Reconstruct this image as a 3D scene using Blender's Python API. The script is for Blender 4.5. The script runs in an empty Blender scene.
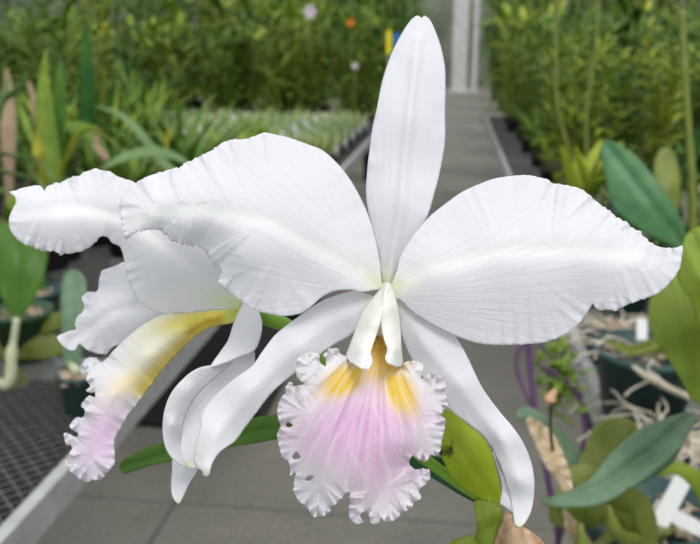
import bpy, bmesh, math, random
import numpy as np
from mathutils import Vector, Matrix
from mathutils.geometry import delaunay_2d_cdt
random.seed(7); rng = np.random.RandomState(11)
S = bpy.context.scene; C = S.collection
# ------------------------------------------------------------------ camera
F = 800.0
PITCH = math.atan(227/800); PSI = math.atan(107/800*math.cos(PITCH))
CAM = Vector((0, 0, 1.35))
cp, sp, cy, sy = math.cos(PITCH), math.sin(PITCH), math.cos(PSI), math.sin(PSI)
FW = Vector((-sy*cp, cy*cp, -sp)); RT = Vector((cy, sy, 0)); UP = Vector((-sy*sp, cy*sp, cp))
cd = bpy.data.cameras.new('camera'); co = bpy.data.objects.new('camera', cd); C.objects.link(co)
co.matrix_world = Matrix(((RT.x, UP.x, -FW.x, CAM.x), (RT.y, UP.y, -FW.y, CAM.y), (RT.z, UP.z, -FW.z, CAM.z), (0, 0, 0, 1)))
cd.sensor_width = 36; cd.lens = 36*F/700; cd.clip_start = 0.02; cd.clip_end = 60
cd.dof.use_dof = True; cd.dof.focus_distance = 0.238; cd.dof.aperture_fstop = 19
S.camera = co
def at(px, py, d): return CAM + FW*d + RT*((px-350)/F*d) + UP*((272-py)/F*d)
def onz(px, py, z):
    r = FW + RT*((px-350)/F) + UP*((272-py)/F); return CAM + r*((z-CAM.z)/r.z)
# ------------------------------------------------------------------ materials
def nm(name):
    m = bpy.data.materials.new(name); m.use_nodes = True
    nt = m.node_tree; nt.nodes.clear(); o = nt.nodes.new('ShaderNodeOutputMaterial'); return m, nt, o
def N(nt, t, **k):
    n = nt.nodes.new(t)
    for a, b in k.items(): setattr(n, a, b)
    return n
def L(nt, a, b): nt.links.new(a, b)
def ramp(nt, fac, stops):
    r = N(nt, 'ShaderNodeValToRGB'); L(nt, fac, r.inputs[0]); e = r.color_ramp.elements
    while len(e) < len(stops): e.new(0.5)
    for i, (p, c) in enumerate(stops): e[i].position = p; e[i].color = (*c, 1) if len(c) == 3 else c
    return r.outputs[0]
def mixc(nt, fac, a, b, mode='MIX'):
    m = N(nt, 'ShaderNodeMix', data_type='RGBA', blend_type=mode)
    if hasattr(fac, 'is_linked'): L(nt, fac, m.inputs[0])
    else: m.inputs[0].default_value = fac
    for i, v in ((6, a), (7, b)):
        if hasattr(v, 'is_linked'): L(nt, v, m.inputs[i])
        else: m.inputs[i].default_value = (*v, 1)
    return m.outputs[2]
def noise(nt, vec, scale, detail=3, rough=.55):
    n = N(nt, 'ShaderNodeTexNoise'); n.inputs['Scale'].default_value = scale; n.inputs['Detail'].default_value = detail
    n.inputs['Roughness'].default_value = rough
    if vec is not None: L(nt, vec, n.inputs['Vector'])
    return n.outputs[0]
def coords(nt): return N(nt, 'ShaderNodeTexCoord').outputs['Object']
def vmap(nt, vec, sc):
    m = N(nt, 'ShaderNodeMapping'); L(nt, vec, m.inputs[0]); m.inputs['Scale'].default_value = sc; return m.outputs[0]
def bump(nt, h, s, d): 
    b = N(nt, 'ShaderNodeBump'); b.inputs['Strength'].default_value = s; b.inputs['Distance'].default_value = d
    L(nt, h, b.inputs['Height']); return b.outputs[0]
def finish(nt, o, col, rough=.5, nrm=None, trans=0, tcol=None, spec=.4, metal=0, sheen=0):
    p = N(nt, 'ShaderNodeBsdfPrincipled')
    if hasattr(col, 'is_linked'): L(nt, col, p.inputs['Base Color'])
    else: p.inputs['Base Color'].default_value = (*col, 1)
    p.inputs['Roughness'].default_value = rough; p.inputs['Specular IOR Level'].default_value = spec; p.inputs['Metallic'].default_value = metal
    if nrm is not None: L(nt, nrm, p.inputs['Normal'])
    if trans:
        t = N(nt, 'ShaderNodeBsdfTranslucent'); tc = tcol if tcol is not None else col
        if hasattr(tc, 'is_linked'): L(nt, tc, t.inputs[0])
        else: t.inputs[0].default_value = (*tc, 1)
        if nrm is not None: L(nt, nrm, t.inputs['Normal'])
        x = N(nt, 'ShaderNodeMixShader'); x.inputs[0].default_value = trans
        L(nt, p.outputs[0], x.inputs[1]); L(nt, t.outputs[0], x.inputs[2]); L(nt, x.outputs[0], o.inputs[0])
    else: L(nt, p.outputs[0], o.inputs[0])
def petal_mat(name, vein=.35, veincol=0.0, tex=.25):
    m, nt, o = nm(name)
    at_ = N(nt, 'ShaderNodeAttribute', attribute_name='pigment').outputs['Color']
    uv = N(nt, 'ShaderNodeAttribute', attribute_name='polar').outputs['Vector']
    v1 = noise(nt, vmap(nt, uv, (26, 1.2, 0)), 1.0, 3, .6)
    cell = noise(nt, coords(nt), 2600, 2, .7)
    big = noise(nt, coords(nt), 55, 3, .5)
    add = N(nt, 'ShaderNodeMath', operation='MULTIPLY_ADD'); L(nt, cell, add.inputs[0]); add.inputs[1].default_value = tex; L(nt, v1, add.inputs[2])
    add2 = N(nt, 'ShaderNodeMath', operation='MULTIPLY_ADD'); L(nt, big, add2.inputs[0]); add2.inputs[1].default_value = .9; L(nt, add.outputs[0], add2.inputs[2])
    b = bump(nt, add2.outputs[0], vein, .0012)
    col = at_
    if veincol:
        # pale raised veins fanning out over the coloured patches
        w = noise(nt, vmap(nt, uv, (52, .6, 0)), 1.0, 2, .5)
        f = ramp(nt, w, [(.42, (0, 0, 0)), (.60, (1, 1, 1))])
        mm = N(nt, 'ShaderNodeMath', operation='MULTIPLY'); L(nt, f, mm.inputs[0]); mm.inputs[1].default_value = veincol
        col = mixc(nt, mm.outputs[0], at_, (.93, .88, .90))
        k = ramp(nt, big, [(.3, (.93, .90, .95)), (.7, (1, 1, 1))]); col = mixc(nt, 1.0, col, k, 'MULTIPLY')
    finish(nt, o, col, .58, b, .30, col, .18)
    return m
M_petal = petal_mat('white_petal', .30, 0, .30)
M_lip = petal_mat('lip_tissue', .35, .22, .15)
def leaf_mat(name, base, dark, under=None, rough=.42, trans=.25, scale=14, spots=0, vary=.25, spec=.4):
    m, nt, o = nm(name); c = coords(nt)
    n1 = noise(nt, c, scale, 4, .6); col = ramp(nt, n1, [(.3, dark), (.7, base)])
    n2 = noise(nt, vmap(nt, c, (1, 1, .1)), scale*18, 2, .5)
    if vary:
        oi = N(nt, 'ShaderNodeObjectInfo').outputs['Random']
        v = ramp(nt, oi, [(0, (1-vary*1.6, 1-vary, 1-vary*1.2)), (.5, (1, 1, 1)), (1, (1+vary*1.6, 1+vary*.8, 1))])
        col = mixc(nt, 1.0, col, v, 'MULTIPLY')
    if spots:
        s = ramp(nt, noise(nt, c, spots, 3, .6), [(.66, (0, 0, 0)), (.74, (1, 1, 1))]); col = mixc(nt, s, col, (.035, .035, .012))
    if under is not None:
        g = N(nt, 'ShaderNodeNewGeometry').outputs['Backfacing']; col = mixc(nt, g, col, under)
    b = bump(nt, n2, .12, .001)
    finish(nt, o, col, rough, b, trans, None, spec)
    return m
G_bright = leaf_mat('lime_leaf', (.31, .42, .045), (.20, .30, .03), trans=.35, scale=30, spots=0, vary=0)
G_spot = leaf_mat('spotted_lime_leaf', (.46, .54, .03), (.32, .43, .02), trans=.35, scale=40, spots=90, vary=0)
G_dark = leaf_mat('dark_green_leaf', (.03, .13, .06), (.015, .08, .035), vary=0)
G_mid = leaf_mat('mid_green_leaf', (.11, .25, .025), (.06, .16, .015), trans=.35, vary=0)
G_blue = leaf_mat('blue_green_leaf', (.165, .26, .155), (.10, .185, .11), rough=.55, trans=.12, scale=60, vary=0)
G_olive = leaf_mat('olive_leaf', (.25, .30, .055), (.15, .20, .03), trans=.25, scale=20, vary=0)
G_far = leaf_mat('strap_foliage', (.27, .43, .055), (.07, .16, .02), trans=.4, scale=7, vary=.5, spec=.25)
G_far2 = leaf_mat('deep_foliage', (.19, .34, .055), (.045, .12, .022), trans=.35, scale=6, vary=.5, spec=.25)
G_far3 = leaf_mat('bright_foliage', (.42, .56, .09), (.13, .25, .03), trans=.45, scale=7, vary=.45, spec=.25)
G_seed = leaf_mat('seedling_foliage', (.50, .62, .32), (.14, .28, .07), trans=.3, scale=25, vary=.2)
G_yel = leaf_mat('yellow_leaf', (.55, .48, .03), (.30, .36, .03), trans=.35, vary=0)
def plain(name, c1, c2=None, rough=.6, scale=20, metal=0, spec=.4, bmp=0, trans=0, vec=None):
    m, nt, o = nm(name); c = coords(nt)
    if vec: c = vmap(nt, c, vec)
    n = noise(nt, c, scale, 5, .6); col = ramp(nt, n, [(.3, c1), (.7, c2 or c1)])
    finish(nt, o, col, rough, bump(nt, n, bmp, .004) if bmp else None, trans, None, spec, metal); return m
M_pot = plain('teal_plastic', (.012, .045, .043), (.02, .07, .065), .45)
M_potb = plain('black_plastic', (.012, .013, .015), (.02, .02, .022), .45)
M_potg = plain('green_plastic', (.02, .07, .03), (.03, .09, .04), .45)
M_bark = plain('bark_chips', (.20, .14, .09), (.58, .48, .36), .9, 90, bmp=.8)
M_root = plain('orchid_root', (.42, .37, .28), (.68, .62, .52), .8, 60)
M_tag = plain('white_tag', (.78, .79, .80), (.84, .84, .85), .4)
M_alu = plain('galvanised_rail', (.36, .37, .37), (.48, .49, .49), .5, 30, metal=.35)
M_mesh = plain('expanded_metal', (.42, .43, .42), (.58, .59, .58), .5, 30, metal=.2)
M_post = plain('painted_post', (.50, .50, .50), (.64, .64, .63), .6, 6)
M_dry = plain('dry_sheath', (.40, .26, .13), (.78, .66, .47), .7, 120, bmp=.4, trans=.2, vec=(1, 1, .35))
M_brown = plain('brown_papery_sheath', (.36, .20, .10), (.68, .50, .34), .8, 150, bmp=.5, trans=.15, vec=(1, 1, .5))
M_stalk = plain('blackened_stalk', (.02, .012, .01), (.05, .03, .02), .6)
M_bract = plain('tan_bract', (.45, .25, .14), (.62, .40, .26), .7)
M_purple = plain('purple_stem', (.085, .035, .10), (.14, .06, .16), .5)
M_yel = plain('yellow_card', (.80, .65, .02), (.85, .70, .03), .5)
M_blu = plain('blue_card', (.01, .17, .55), (.02, .20, .60), .5)
M_org = plain('orange_petal', (.85, .25, .02), (.9, .32, .03), .5, trans=.3)
M_whitef = plain('pale_petal', (.75, .65, .72), (.85, .80, .82), .5, trans=.3)
M_yf = plain('yellow_petal', (.85, .60, .02), (.9, .68, .03), .5, trans=.3)
M_tissue = plain('green_pedicel', (.17, .36, .03), (.25, .46, .04), .4, 60, trans=.2)
M_bulb = plain('pale_pseudobulb', (.38, .42, .26), (.52, .56, .38), .55, 40)
M_col = plain('cream_column', (.88, .76, .62), (.90, .82, .70), .5, trans=.2)
def concrete():
    m, nt, o = nm('concrete'); c = coords(nt)
    a = noise(nt, c, 2.2, 6, .62); b = noise(nt, c, 60, 4, .7)
    col = ramp(nt, a, [(.3, (.118, .113, .094)), (.7, (.195, .187, .160))])
    col = mixc(nt, .25, col, ramp(nt, b, [(.35, (.07, .07, .06)), (.65, (.33, .32, .29))]))
    finish(nt, o, col, .8, bump(nt, b, .3, .002)); return m
M_conc = concrete()
M_joint = plain('joint_filler', (.05, .048, .042), (.08, .075, .07), .9)
M_wall = plain('translucent_panel', (.14, .17, .11), (.30, .33, .26), .6, 1.6, trans=.3)
# ------------------------------------------------------------------ object helpers
def tag(o, label=None, cat=None, group=None, kind=None):
    for k, v in (('label', label), ('category', cat), ('group', group), ('kind', kind)):
        if v: o[k] = v
    return o
WP = {}   # world origin of every object (no rotation on traced things)
def empty(name, loc, label=None, cat=None, group=None, rz=0):
    o = bpy.data.objects.new(name, None); o.empty_display_size = .03; C.objects.link(o); o.location = loc; o.rotation_euler.z = rz
    WP[o.name] = Vector(loc); return tag(o, label, cat, group)
def mk(name, verts, faces, mat, parent=None, org=None, local=False, smooth=True, label=None):
    """one mesh object; verts in world coordinates unless local"""
    me = bpy.data.meshes.new(name)
    if org is None:
        org = Vector((0, 0, 0)) if local else (WP[parent.name] if parent else Vector(verts[0]))
    org = Vector(org)
    vs = verts if local else [Vector(v)-org for v in verts]
    me.from_pydata([tuple(v) for v in vs], [], faces); me.materials.append(mat)
    if smooth: me.polygons.foreach_set('use_smooth', [True]*len(me.polygons))
    me.update()
    o = bpy.data.objects.new(name, me); C.objects.link(o)
    if parent:
        o.parent = parent
        if not local: o.location = org - WP[parent.name]
        WP[o.name] = org if not local else WP.get(parent.name, Vector())
    else:
        if not local: o.location = org
        WP[o.name] = org
    if label: o['label'] = label
    return o
class MB:
    def __init__(s): s.v = []; s.f = []
    def add(s, vs, fs):
        n = len(s.v); s.v += [Vector(v) for v in vs]; s.f += [tuple(i+n for i in f) for f in fs]; return s
    def box(s, a, b):
        x0, y0, z0 = a; x1, y1, z1 = b
        return s.add([(x0,y0,z0),(x1,y0,z0),(x1,y1,z0),(x0,y1,z0),(x0,y0,z1),(x1,y0,z1),(x1,y1,z1),(x0,y1,z1)],
                     [(0,3,2,1),(4,5,6,7),(0,1,5,4),(1,2,6,5),(2,3,7,6),(3,0,4,7)])
    def tube(s, pts, rads, n=10):
        pts = [Vector(p) for p in pts]; vs = []; fs = []
        if not hasattr(rads, '__len__'): rads = [rads]*len(pts)
        ref = Vector((0.3, 1, 0.1)).normalized()
        for i, p in enumerate(pts):
            t = (pts[min(i+1, len(pts)-1)]-pts[max(i-1, 0)]).normalized()
            a = t.cross(ref); a = a.normalized() if a.length > .05 else t.cross(Vector((1, 0, 0))).normalized()
            b = t.cross(a)
            vs += [p+(a*math.cos(2*math.pi*k/n)+b*math.sin(2*math.pi*k/n))*rads[i] for k in range(n)]
        for i in range(len(pts)-1):
            for k in range(n): fs.append((i*n+k, i*n+(k+1) % n, (i+1)*n+(k+1) % n, (i+1)*n+k))
        fs.append(tuple(range(n-1, -1, -1))); fs.append(tuple((len(pts)-1)*n+k for k in range(n)))
        return s.add(vs, fs)
    def lathe(s, prof, c=(0, 0, 0), n=20):
        vs = [(c[0]+r*math.cos(2*math.pi*k/n), c[1]+r*math.sin(2*math.pi*k/n), c[2]+z) for r, z in prof for k in range(n)]; fs = []
        for i in range(len(prof)-1):
            for k in range(n): fs.append((i*n+k, i*n+(k+1) % n, (i+1)*n+(k+1) % n, (i+1)*n+k))
        return s.add(vs, fs)
    def leaf(s, pts, widths, side, fold=.2, nx=2, thick=.0012):
        """blade along pts with V fold; side = vector list or one vector across the blade; closed thin solid"""
        pts = [Vector(p) for p in pts]; top = []; 
        m = 2*nx+1
        for i, p in enumerate(pts):
            t = (pts[min(i+1, len(pts)-1)]-pts[max(i-1, 0)]).normalized()
            sd = side[i] if isinstance(side, list) else side
            sd = Vector(sd); sd = (sd-t*sd.dot(t)).normalized(); nn = sd.cross(t)
            for k in range(m):
                u = (k-nx)/nx; top.append((p+sd*(widths[i]*.5*u)+nn*(abs(u)**1.4*fold*widths[i]*.5), nn))
        vs = [a for a, b in top]+[a-b*thick for a, b in top]; K = len(top); fs = []
        for i in range(len(pts)-1):
            for k in range(m-1):
                q = (i*m+k, i*m+k+1, (i+1)*m+k+1, (i+1)*m+k); fs.append(q); fs.append(tuple(K+j for j in reversed(q)))
            for k in (0, m-1):
                q = (i*m+k, (i+1)*m+k, K+(i+1)*m+k, K+i*m+k); fs.append(q if k == 0 else q[::-1])
        for i in (0, len(pts)-1):
            for k in range(m-1):
                q = (i*m+k, K+i*m+k, K+i*m+k+1, i*m+k+1); fs.append(q if i == 0 else q[::-1])
        return s.add(vs, fs)
    def build(s, name, mat, parent=None, **k): return mk(name, s.v, s.f, mat, parent, **k)
def smoothpts(P, n=8):
    P = [Vector(p) for p in P]; out = []
    for i in range(len(P)-1):
        a, b, c, d = P[max(i-1, 0)], P[i], P[i+1], P[min(i+2, len(P)-1)]
        for k in range(n):
            t = k/n; out.append(.5*((2*b)+(c-a)*t+(2*a-5*b+4*c-d)*t*t+(3*b-a-3*c+d)*t**3))
    out.append(P[-1]); return out
# ------------------------------------------------------------------ organic sheets
D0, PX = .24, .0003
def closed_spline(P, step):
    P = [(p[0], p[1], p[2] if len(p) > 2 else 0) for p in P]; A = np.array(P, float); n = len(A); out = []
    for i in range(n):
        a, b, c, d = A[i-1], A[i], A[(i+1) % n], A[(i+2) % n]
        k = max(1, int(round(np.hypot(*(c-b)[:2])/step)))
        # centripetal-ish tension keeps tight corners from looping
        tn = .5*min(1, np.hypot(*(c-b)[:2])/max(1e-6, .5*(np.hypot(*(b-a)[:2])+np.hypot(*(d-c)[:2]))+1e-6)) if n > 3 else .5
        m0, m1 = (c-a)*tn, (d-b)*tn
        for j in range(k):
            t = j/k; h = 2*t**3-3*t**2+1
            out.append(h*b+(t**3-2*t**2+t)*m0+(-2*t**3+3*t**2)*c+(t**3-t**2)*m1)
    return np.array(out)
def inside(pts, poly):
    x, y = pts[:, 0], pts[:, 1]; r = np.zeros(len(pts), bool); n = len(poly)
    for i in range(n):
        x1, y1 = poly[i-1][:2]; x2, y2 = poly[i][:2]
        if y1 == y2: continue
        c = ((y1 > y) != (y2 > y)) & (x < (x2-x1)*(y-y1)/(y2-y1)+x1); r ^= c
    return r
def tps(ctrl):
    A = np.array(ctrl, float); n = len(A); X = A[:, :2]/100; r2 = ((X[:, None]-X[None])**2).sum(-1)
    K = np.where(r2 > 0, r2*np.log(r2+1e-12), 0)*.5+np.eye(n)*2e-3; Pm = np.hstack([np.ones((n, 1)), X])
    Mx = np.block([[K, Pm], [Pm.T, np.zeros((3, 3))]]); w = np.linalg.solve(Mx, np.concatenate([A[:, 2], np.zeros(3)]))
    def f(p):
        Y = p/100; r = ((Y[:, None]-X[None])**2).sum(-1); U = np.where(r > 0, r*np.log(r+1e-12), 0)*.5
        return U@w[:n]+w[n]+Y@w[n+1:]
    return f
def wave(seed, w, s):
    r = np.random.RandomState(seed); o = 0
    for k in range(6): o = o+np.sin(2*math.pi*s/(w*r.uniform(.55, 1.9))+r.uniform(0, 6.28))
    return o/2.2
def seg_dist(p, poly):
    best = np.full(len(p), 1e9)
    for a, b in zip(poly[:-1], poly[1:]):
        a = np.array(a[:2], float); b = np.array(b[:2], float); ab = b-a
        t = np.clip(((p-a)@ab)/(ab@ab), 0, 1); best = np.minimum(best, np.hypot(*(p-(a+t[:, None]*ab)).T))
    return best
def sheet_data(outline, ctrl, holes=(), step=2.0, mid=None, groove=0, gw=6, ruf=(3, 14, 16), fine=(1, 5, 6), seed=1, cw=7, amp=1.0, px=PX, d0=D0, extra=None, relief=1.0):
    B = closed_spline(outline, min(step, 1.6))
    d = np.roll(B, -1, 0)-np.roll(B, 1, 0); nrm = np.stack([d[:, 1], -d[:, 0]], 1); nrm /= np.hypot(nrm[:, 0], nrm[:, 1])[:, None]+1e-9
    arc = np.concatenate([[0], np.cumsum(np.hypot(*(np.diff(B[:, :2], axis=0)).T))])
    off = (wave(seed, cw, arc)*.6+wave(seed+5, cw*.5, arc)*.3)*B[:, 2]*amp
    Bp = B[:, :2]+nrm*off[:, None]
    loops = [Bp]+[closed_spline(h, 1.2)[:, :2] for h in holes]
    lo, hi = Bp.min(0), Bp.max(0)
    gx, gy = np.meshgrid(np.arange(lo[0], hi[0], step), np.arange(lo[1], hi[1], step*.866))
    gx = gx+(np.arange(gx.shape[0]) % 2)[:, None]*step*.5
    G = np.stack([gx.ravel(), gy.ravel()], 1); k = inside(G, Bp)
    for h in loops[1:]: k &= ~inside(G, h)
    G = G[k]; allb = np.vstack(loops)
    dmin = np.concatenate([np.sqrt(((c[:, None]-allb[None])**2).sum(-1)).min(1) for c in np.array_split(G, max(1, len(G)//2000))]) if len(G) else np.zeros(0)
    G = G[dmin > step*.55]
    V = [Vector(v) for v in np.vstack([allb, G])]; E = []; n0 = 0
    for l in loops: E += [(n0+i, n0+(i+1) % len(l)) for i in range(len(l))]; n0 += len(l)
    vo, eo, fo, *_ = delaunay_2d_cdt(V, E, [], 0, 1e-5)
    P = np.array([tuple(v) for v in vo]); T = np.array([f[:3] for f in fo]); cen = P[T].mean(1); k = inside(cen, Bp)
    for h in loops[1:]: k &= ~inside(cen, h)
    T = T[k]
    dd = []; ss = []
    for c in np.array_split(P, max(1, len(P)//2000)):
        D = np.sqrt(((c[:, None]-Bp[None])**2).sum(-1)); i = D.argmin(1); dd.append(D.min(1)); ss.append(i)
    dd = np.concatenate(dd); ii = np.concatenate(ss); s = arc[ii]; cr = np.clip(B[ii, 2], 0, 3)
    z = tps(ctrl)(P)*relief
    z += ruf[0]*np.exp(-dd/ruf[1])*wave(seed+1, ruf[2], s)*np.clip(cr+.15, 0, 2.2)
    z += fine[0]*np.exp(-dd/fine[1])*wave(seed+2, fine[2], s)*cr
    if mid is not None: z += groove*np.exp(-(seg_dist(P, mid)/gw)**2)
    if extra is not None: z += extra(P)
    dep = d0+z*px
    W = np.array(CAM)[None]+np.array(FW)[None]*dep[:, None]+np.array(RT)[None]*((P[:, 0]-350)/F*dep)[:, None]+np.array(UP)[None]*((272-P[:, 1])/F*dep)[:, None]
    a, b, c = P[T[:, 0]], P[T[:, 1]], P[T[:, 2]]; cr2 = (b-a)[:, 0]*(c-a)[:, 1]-(b-a)[:, 1]*(c-a)[:, 0]
    T[cr2 > 0] = T[cr2 > 0][:, ::-1]
    return W, T, P, dd
def sheet(name, outline, ctrl, mat, parent, base=None, pigment=None, thick=.0005, label=None, more=(), **k):
    parts = [sheet_data(outline, ctrl, **k)]+[sheet_data(o2, c2, **{**k, **kk}) for o2, c2, kk in more]
    n = 0; Ws = []; Ts = []
    for W, T, P, dd in parts: Ws.append(W); Ts.append(T+n); n += len(W)
    W = np.vstack(Ws); T = np.vstack(Ts); P = np.vstack([p[2] for p in parts]); dd = np.concatenate([p[3] for p in parts])
    o = mk(name, [Vector(w) for w in W], [tuple(int(i) for i in t) for t in T], mat, parent, label=label)
    if base is not None:
        dx, dy = P[:, 0]-base[0], P[:, 1]-base[1]
        ang = np.arctan2(dx*base[2]+dy*base[3], dx*-base[3]+dy*base[2]+1e-9) if len(base) > 2 else np.arctan2(dy, dx)
        r = np.hypot(dx, dy)/100
        at_ = o.data.attributes.new('polar', 'FLOAT_VECTOR', 'POINT'); at_.data.foreach_set('vector', np.stack([ang, r, r*0], 1).ravel().astype(np.float32))
    if pigment is not None:
        col = pigment(P, dd); a2 = o.data.attributes.new('pigment', 'FLOAT_COLOR', 'POINT')
        a2.data.foreach_set('color', np.hstack([col, np.ones((len(P), 1))]).ravel().astype(np.float32))
    if thick:
        m = o.modifiers.new('thickness', 'SOLIDIFY'); m.thickness = thick; m.offset = -1
    return o
def blob(P, cx, cy, rx, ry, ang=0, p=2.0):
    a = math.radians(ang); dx, dy = P[:, 0]-cx, P[:, 1]-cy
    u = (dx*math.cos(a)+dy*math.sin(a))/rx; v = (-dx*math.sin(a)+dy*math.cos(a))/ry
    return np.exp(-(np.sqrt(u*u+v*v))**p)
WHITE = np.array([.835, .83, .875])
def lay(col, w, c): return col*(1-w[:, None])+np.array(c)[None]*w[:, None]
def pig(spots, rib_light=None, rw=8):
    def f(P, dd):
        col = np.tile(WHITE, (len(P), 1))
        for c, bl in spots:
            w = np.zeros(len(P))
            for b in bl: w = np.maximum(w, b[0]*blob(P, *b[1:]))
            col = lay(col, np.clip(w, 0, 1), c)
        if rib_light is not None: col = lay(col, .75*np.exp(-(seg_dist(P, rib_light)/rw)**2)*np.clip((dd-1)/6, 0, 1), (.93, .93, .94))  # highlight along the midrib painted into the petal colour
        return col
    return f
GRN = (.66, .78, .30)
# ================================================================== ORCHID (foreground)
node = at(491, 503, D0+100*PX)
POT0 = Vector((.335, .20, .782))
orchid = empty('orchid_plant', POT0, 'white orchid with two large pale-lipped blooms arching over the concrete aisle', 'orchid')
ctrA = at(387, 287, D0+8*PX)
# --- bloom facing the camera
mb = MB()
mb.tube(smoothpts([at(387, 288, D0+14*PX), at(385, 300, D0-5*PX), at(381, 318, D0-18*PX), at(379.5, 337, D0-26*PX)], 5), [.0022]*5+[.0026]*5+[.0022]*6, 14)
fA = mb.build('flower', M_col, orchid, label='large bloom facing forward with a ruffled pink and yellow lip')
LP = [(126,239,1),(123,232,1),(121,220,.8),(119.5,207,.7),(122,197,.6),(132,186,.7),(142,179,.7),(154,174,.8),(165,171,1),(176,167.5,1),(180,168,1),(183,164,1),(192,160,1.2),(202,155,1.2),(212,150,1),(222,143,.8),(232,139.5,.7),(245,139,.7),(255,136,.6),(264,132.5,.4),(275,134.5,.2),(290,138,.1),(307,144,.1),(322,150),(335,161),(347,175),(357,191),(367,212),(375,237),(380,262),(381,274),(382,288),(375,290),(362,292),(350,290),(335,291),(322,297),(312,306,.1),(302,313,.2),(287,316,.4),(275,315,.6),(257,311,.9),(240,301,1.2),(230,292,1.2),(220,285,1.2),(218,279,1),(222,271,1),(216,266,1.3),(209,257,1.5),(203,249,1.8),(196,246,1.8),(187,245,1.8),(180,243,1.8),(172,241,1.6),(166,235,1.3),(159,230,1.2),(152,229.5,1),(137,232,1)]
sheet('petal', LP, [(382,288,4),(340,262,-14),(270,218,-26),(200,208,-20),(150,215,-16),(124,235,4),(121,205,14),(165,171,14),(215,150,12),(264,133,16),(320,152,14),(365,210,10),(380,262,8),(300,190,-14),(240,170,-2),(300,285,0),(287,315,14),(240,298,22),(218,275,30),(200,247,30),(160,231,8),(240,255,-18),(190,232,-4)],
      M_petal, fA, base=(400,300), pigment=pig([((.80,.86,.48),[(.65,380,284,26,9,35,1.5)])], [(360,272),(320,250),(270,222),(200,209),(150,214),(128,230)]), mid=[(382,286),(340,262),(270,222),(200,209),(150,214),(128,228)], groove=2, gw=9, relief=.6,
      ruf=(2.2,22,19), fine=(1.0,6,7), seed=3, cw=6, amp=.9)
RP = [(390,289),(392,283),(397,270),(400,257),(410,240),(427,219),(445,204),(462,192),(477,185,.2),(497,178,.3),(525,175,.3),(540,177.5,.5),(549,180,.6),(552,183,.6),(565,185,.6),(582,189.5,.7),(597,202,.8),(610,211,.9),(617,217.5,1),(625,221,1),(634,229,1),(640,231,1),(645,237.5,1),(657,246,1),(672,248,.8),(683,246,.5),(682.5,252,.5),(679,270,.5),(667,286,.6),(657,294,.6),(647,298,.7),(627,305,.9),(615,311,.9),(610,309.5,.8),(600,310.5,.7),(596,309,.3),(593,304),(589,310,.2),(584,317,.3),(575,328,.3),(562,336,.4),(547,342,.4),(530,344,.4),(512,345,.3),(492,345,.3),(477,343,.2),(455,336,.1),(437,327),(422,319),(410,310),(402,302),(394,297)]
sheet('petal', RP, [(390,290,4),(430,268,-14),(500,250,-22),(580,248,-18),(640,256,-10),(682,248,8),(400,262,6),(445,206,14),(525,177,22),(600,205,16),(650,242,8),(460,240,-4),(530,215,0),(560,300,-4),(500,310,-2),(455,335,14),(512,344,18),(590,306,12),(615,308,6),(660,290,2),(410,309,8)],
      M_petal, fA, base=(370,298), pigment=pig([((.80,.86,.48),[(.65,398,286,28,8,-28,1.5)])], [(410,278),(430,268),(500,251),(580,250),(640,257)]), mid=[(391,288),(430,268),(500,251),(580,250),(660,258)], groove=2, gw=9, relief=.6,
      ruf=(1.8,24,20), fine=(.8,5,6), seed=8, cw=7, amp=.8)
DS = [(414,17,.3),(418,15.5),(422,18),(424,15.5),(430,20),(435,30),(441,47),(445,67),(445.5,85),(445,112,.1),(445,141,.1),(441,166),(435,191),(427,217),(412,241),(401,258),(397,271),(394,283),(388,289),(383,283),(381,271),(379,253),(370,221),(366,196),(367,171,.1),(370,146,.1),(372,130),(377,107),(382,82),(390,57),(397,42),(407,25)]
sheet('dorsal_sepal', DS, [(388,288,20),(396,262,22),(380,262,22),(404,200,10),(412,120,14),(415,60,26),(419,16,44),(367,180,26),(445,110,30),(440,170,26),(372,130,26),(390,57,38),(441,50,38)],
      M_petal, fA, base=(388,330), pigment=pig([((.80,.86,.48),[(.7,389,285,9,16,0,1.6)]),((.75,.62,.45),[(.5,421,15,4,2,0,2)])]), mid=[(388,280),(400,215),(408,130),(418,40)], groove=-4, gw=5, ruf=(2,10,24), fine=(0,5,6), seed=5, thick=.0006)
LS = [(380,298),(370,295),(355,291),(337,295),(320,302),(305,312),(291,322),(275,335),(262,352),(252,366),(234,379),(214,397),(202,413),(200,427),(195,447),(193.5,461),(197,468),(202,471),(203,475.5),(206,477),(209,475),(212,464),(220,452),(235,441),(247,425),(257,412),(270,395),(285,381),(298,371),(315,358),(332,346),(352,334),(366,318),(380,306)]
sheet('lateral_sepal', LS, [(378,300,22),(330,302,46),(275,336,44),(210,400,44),(194,462,34),(207,476,14),(240,436,38),(285,381,34),(335,345,36),(350,318,22),(300,350,18),(250,392,14),(215,435,14),(205,462,16),(206,470,8)],
      M_petal, fA, base=(420,270), pigment=pig([((.80,.86,.48),[(.5,378,300,16,10,0,1.6),(.7,199,470,5,3,0,2)]),((.92,.86,.87),[(.5,205,450,10,22,10,2)])]), mid=[(372,302),(330,322),(290,352),(250,392),(215,435),(205,465)], groove=-2, gw=7, relief=.55, ruf=(2,10,30), fine=(0,5,6), seed=15, thick=.0006)
RS = [(394,297),(399,300),(410,304),(428,318),(442,328),(455,336),(467,356),(482,387),(500,412),(512,426),(524,444),(532,465),(534.5,485),(532,508),(525,523),(520,527),(515,525),(512,508),(507,485),(500,465),(492,448),(482,435),(467,423),(450,410),(425,382),(412,360),(404,342),(401,330),(399,315)]
RS2 = [(492,452),(495,457),(500,470),(504,480),(508,492),(511,503),(513.5,513),(510,511),(505,507),(500,503),(502,487),(498,468)]
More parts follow.
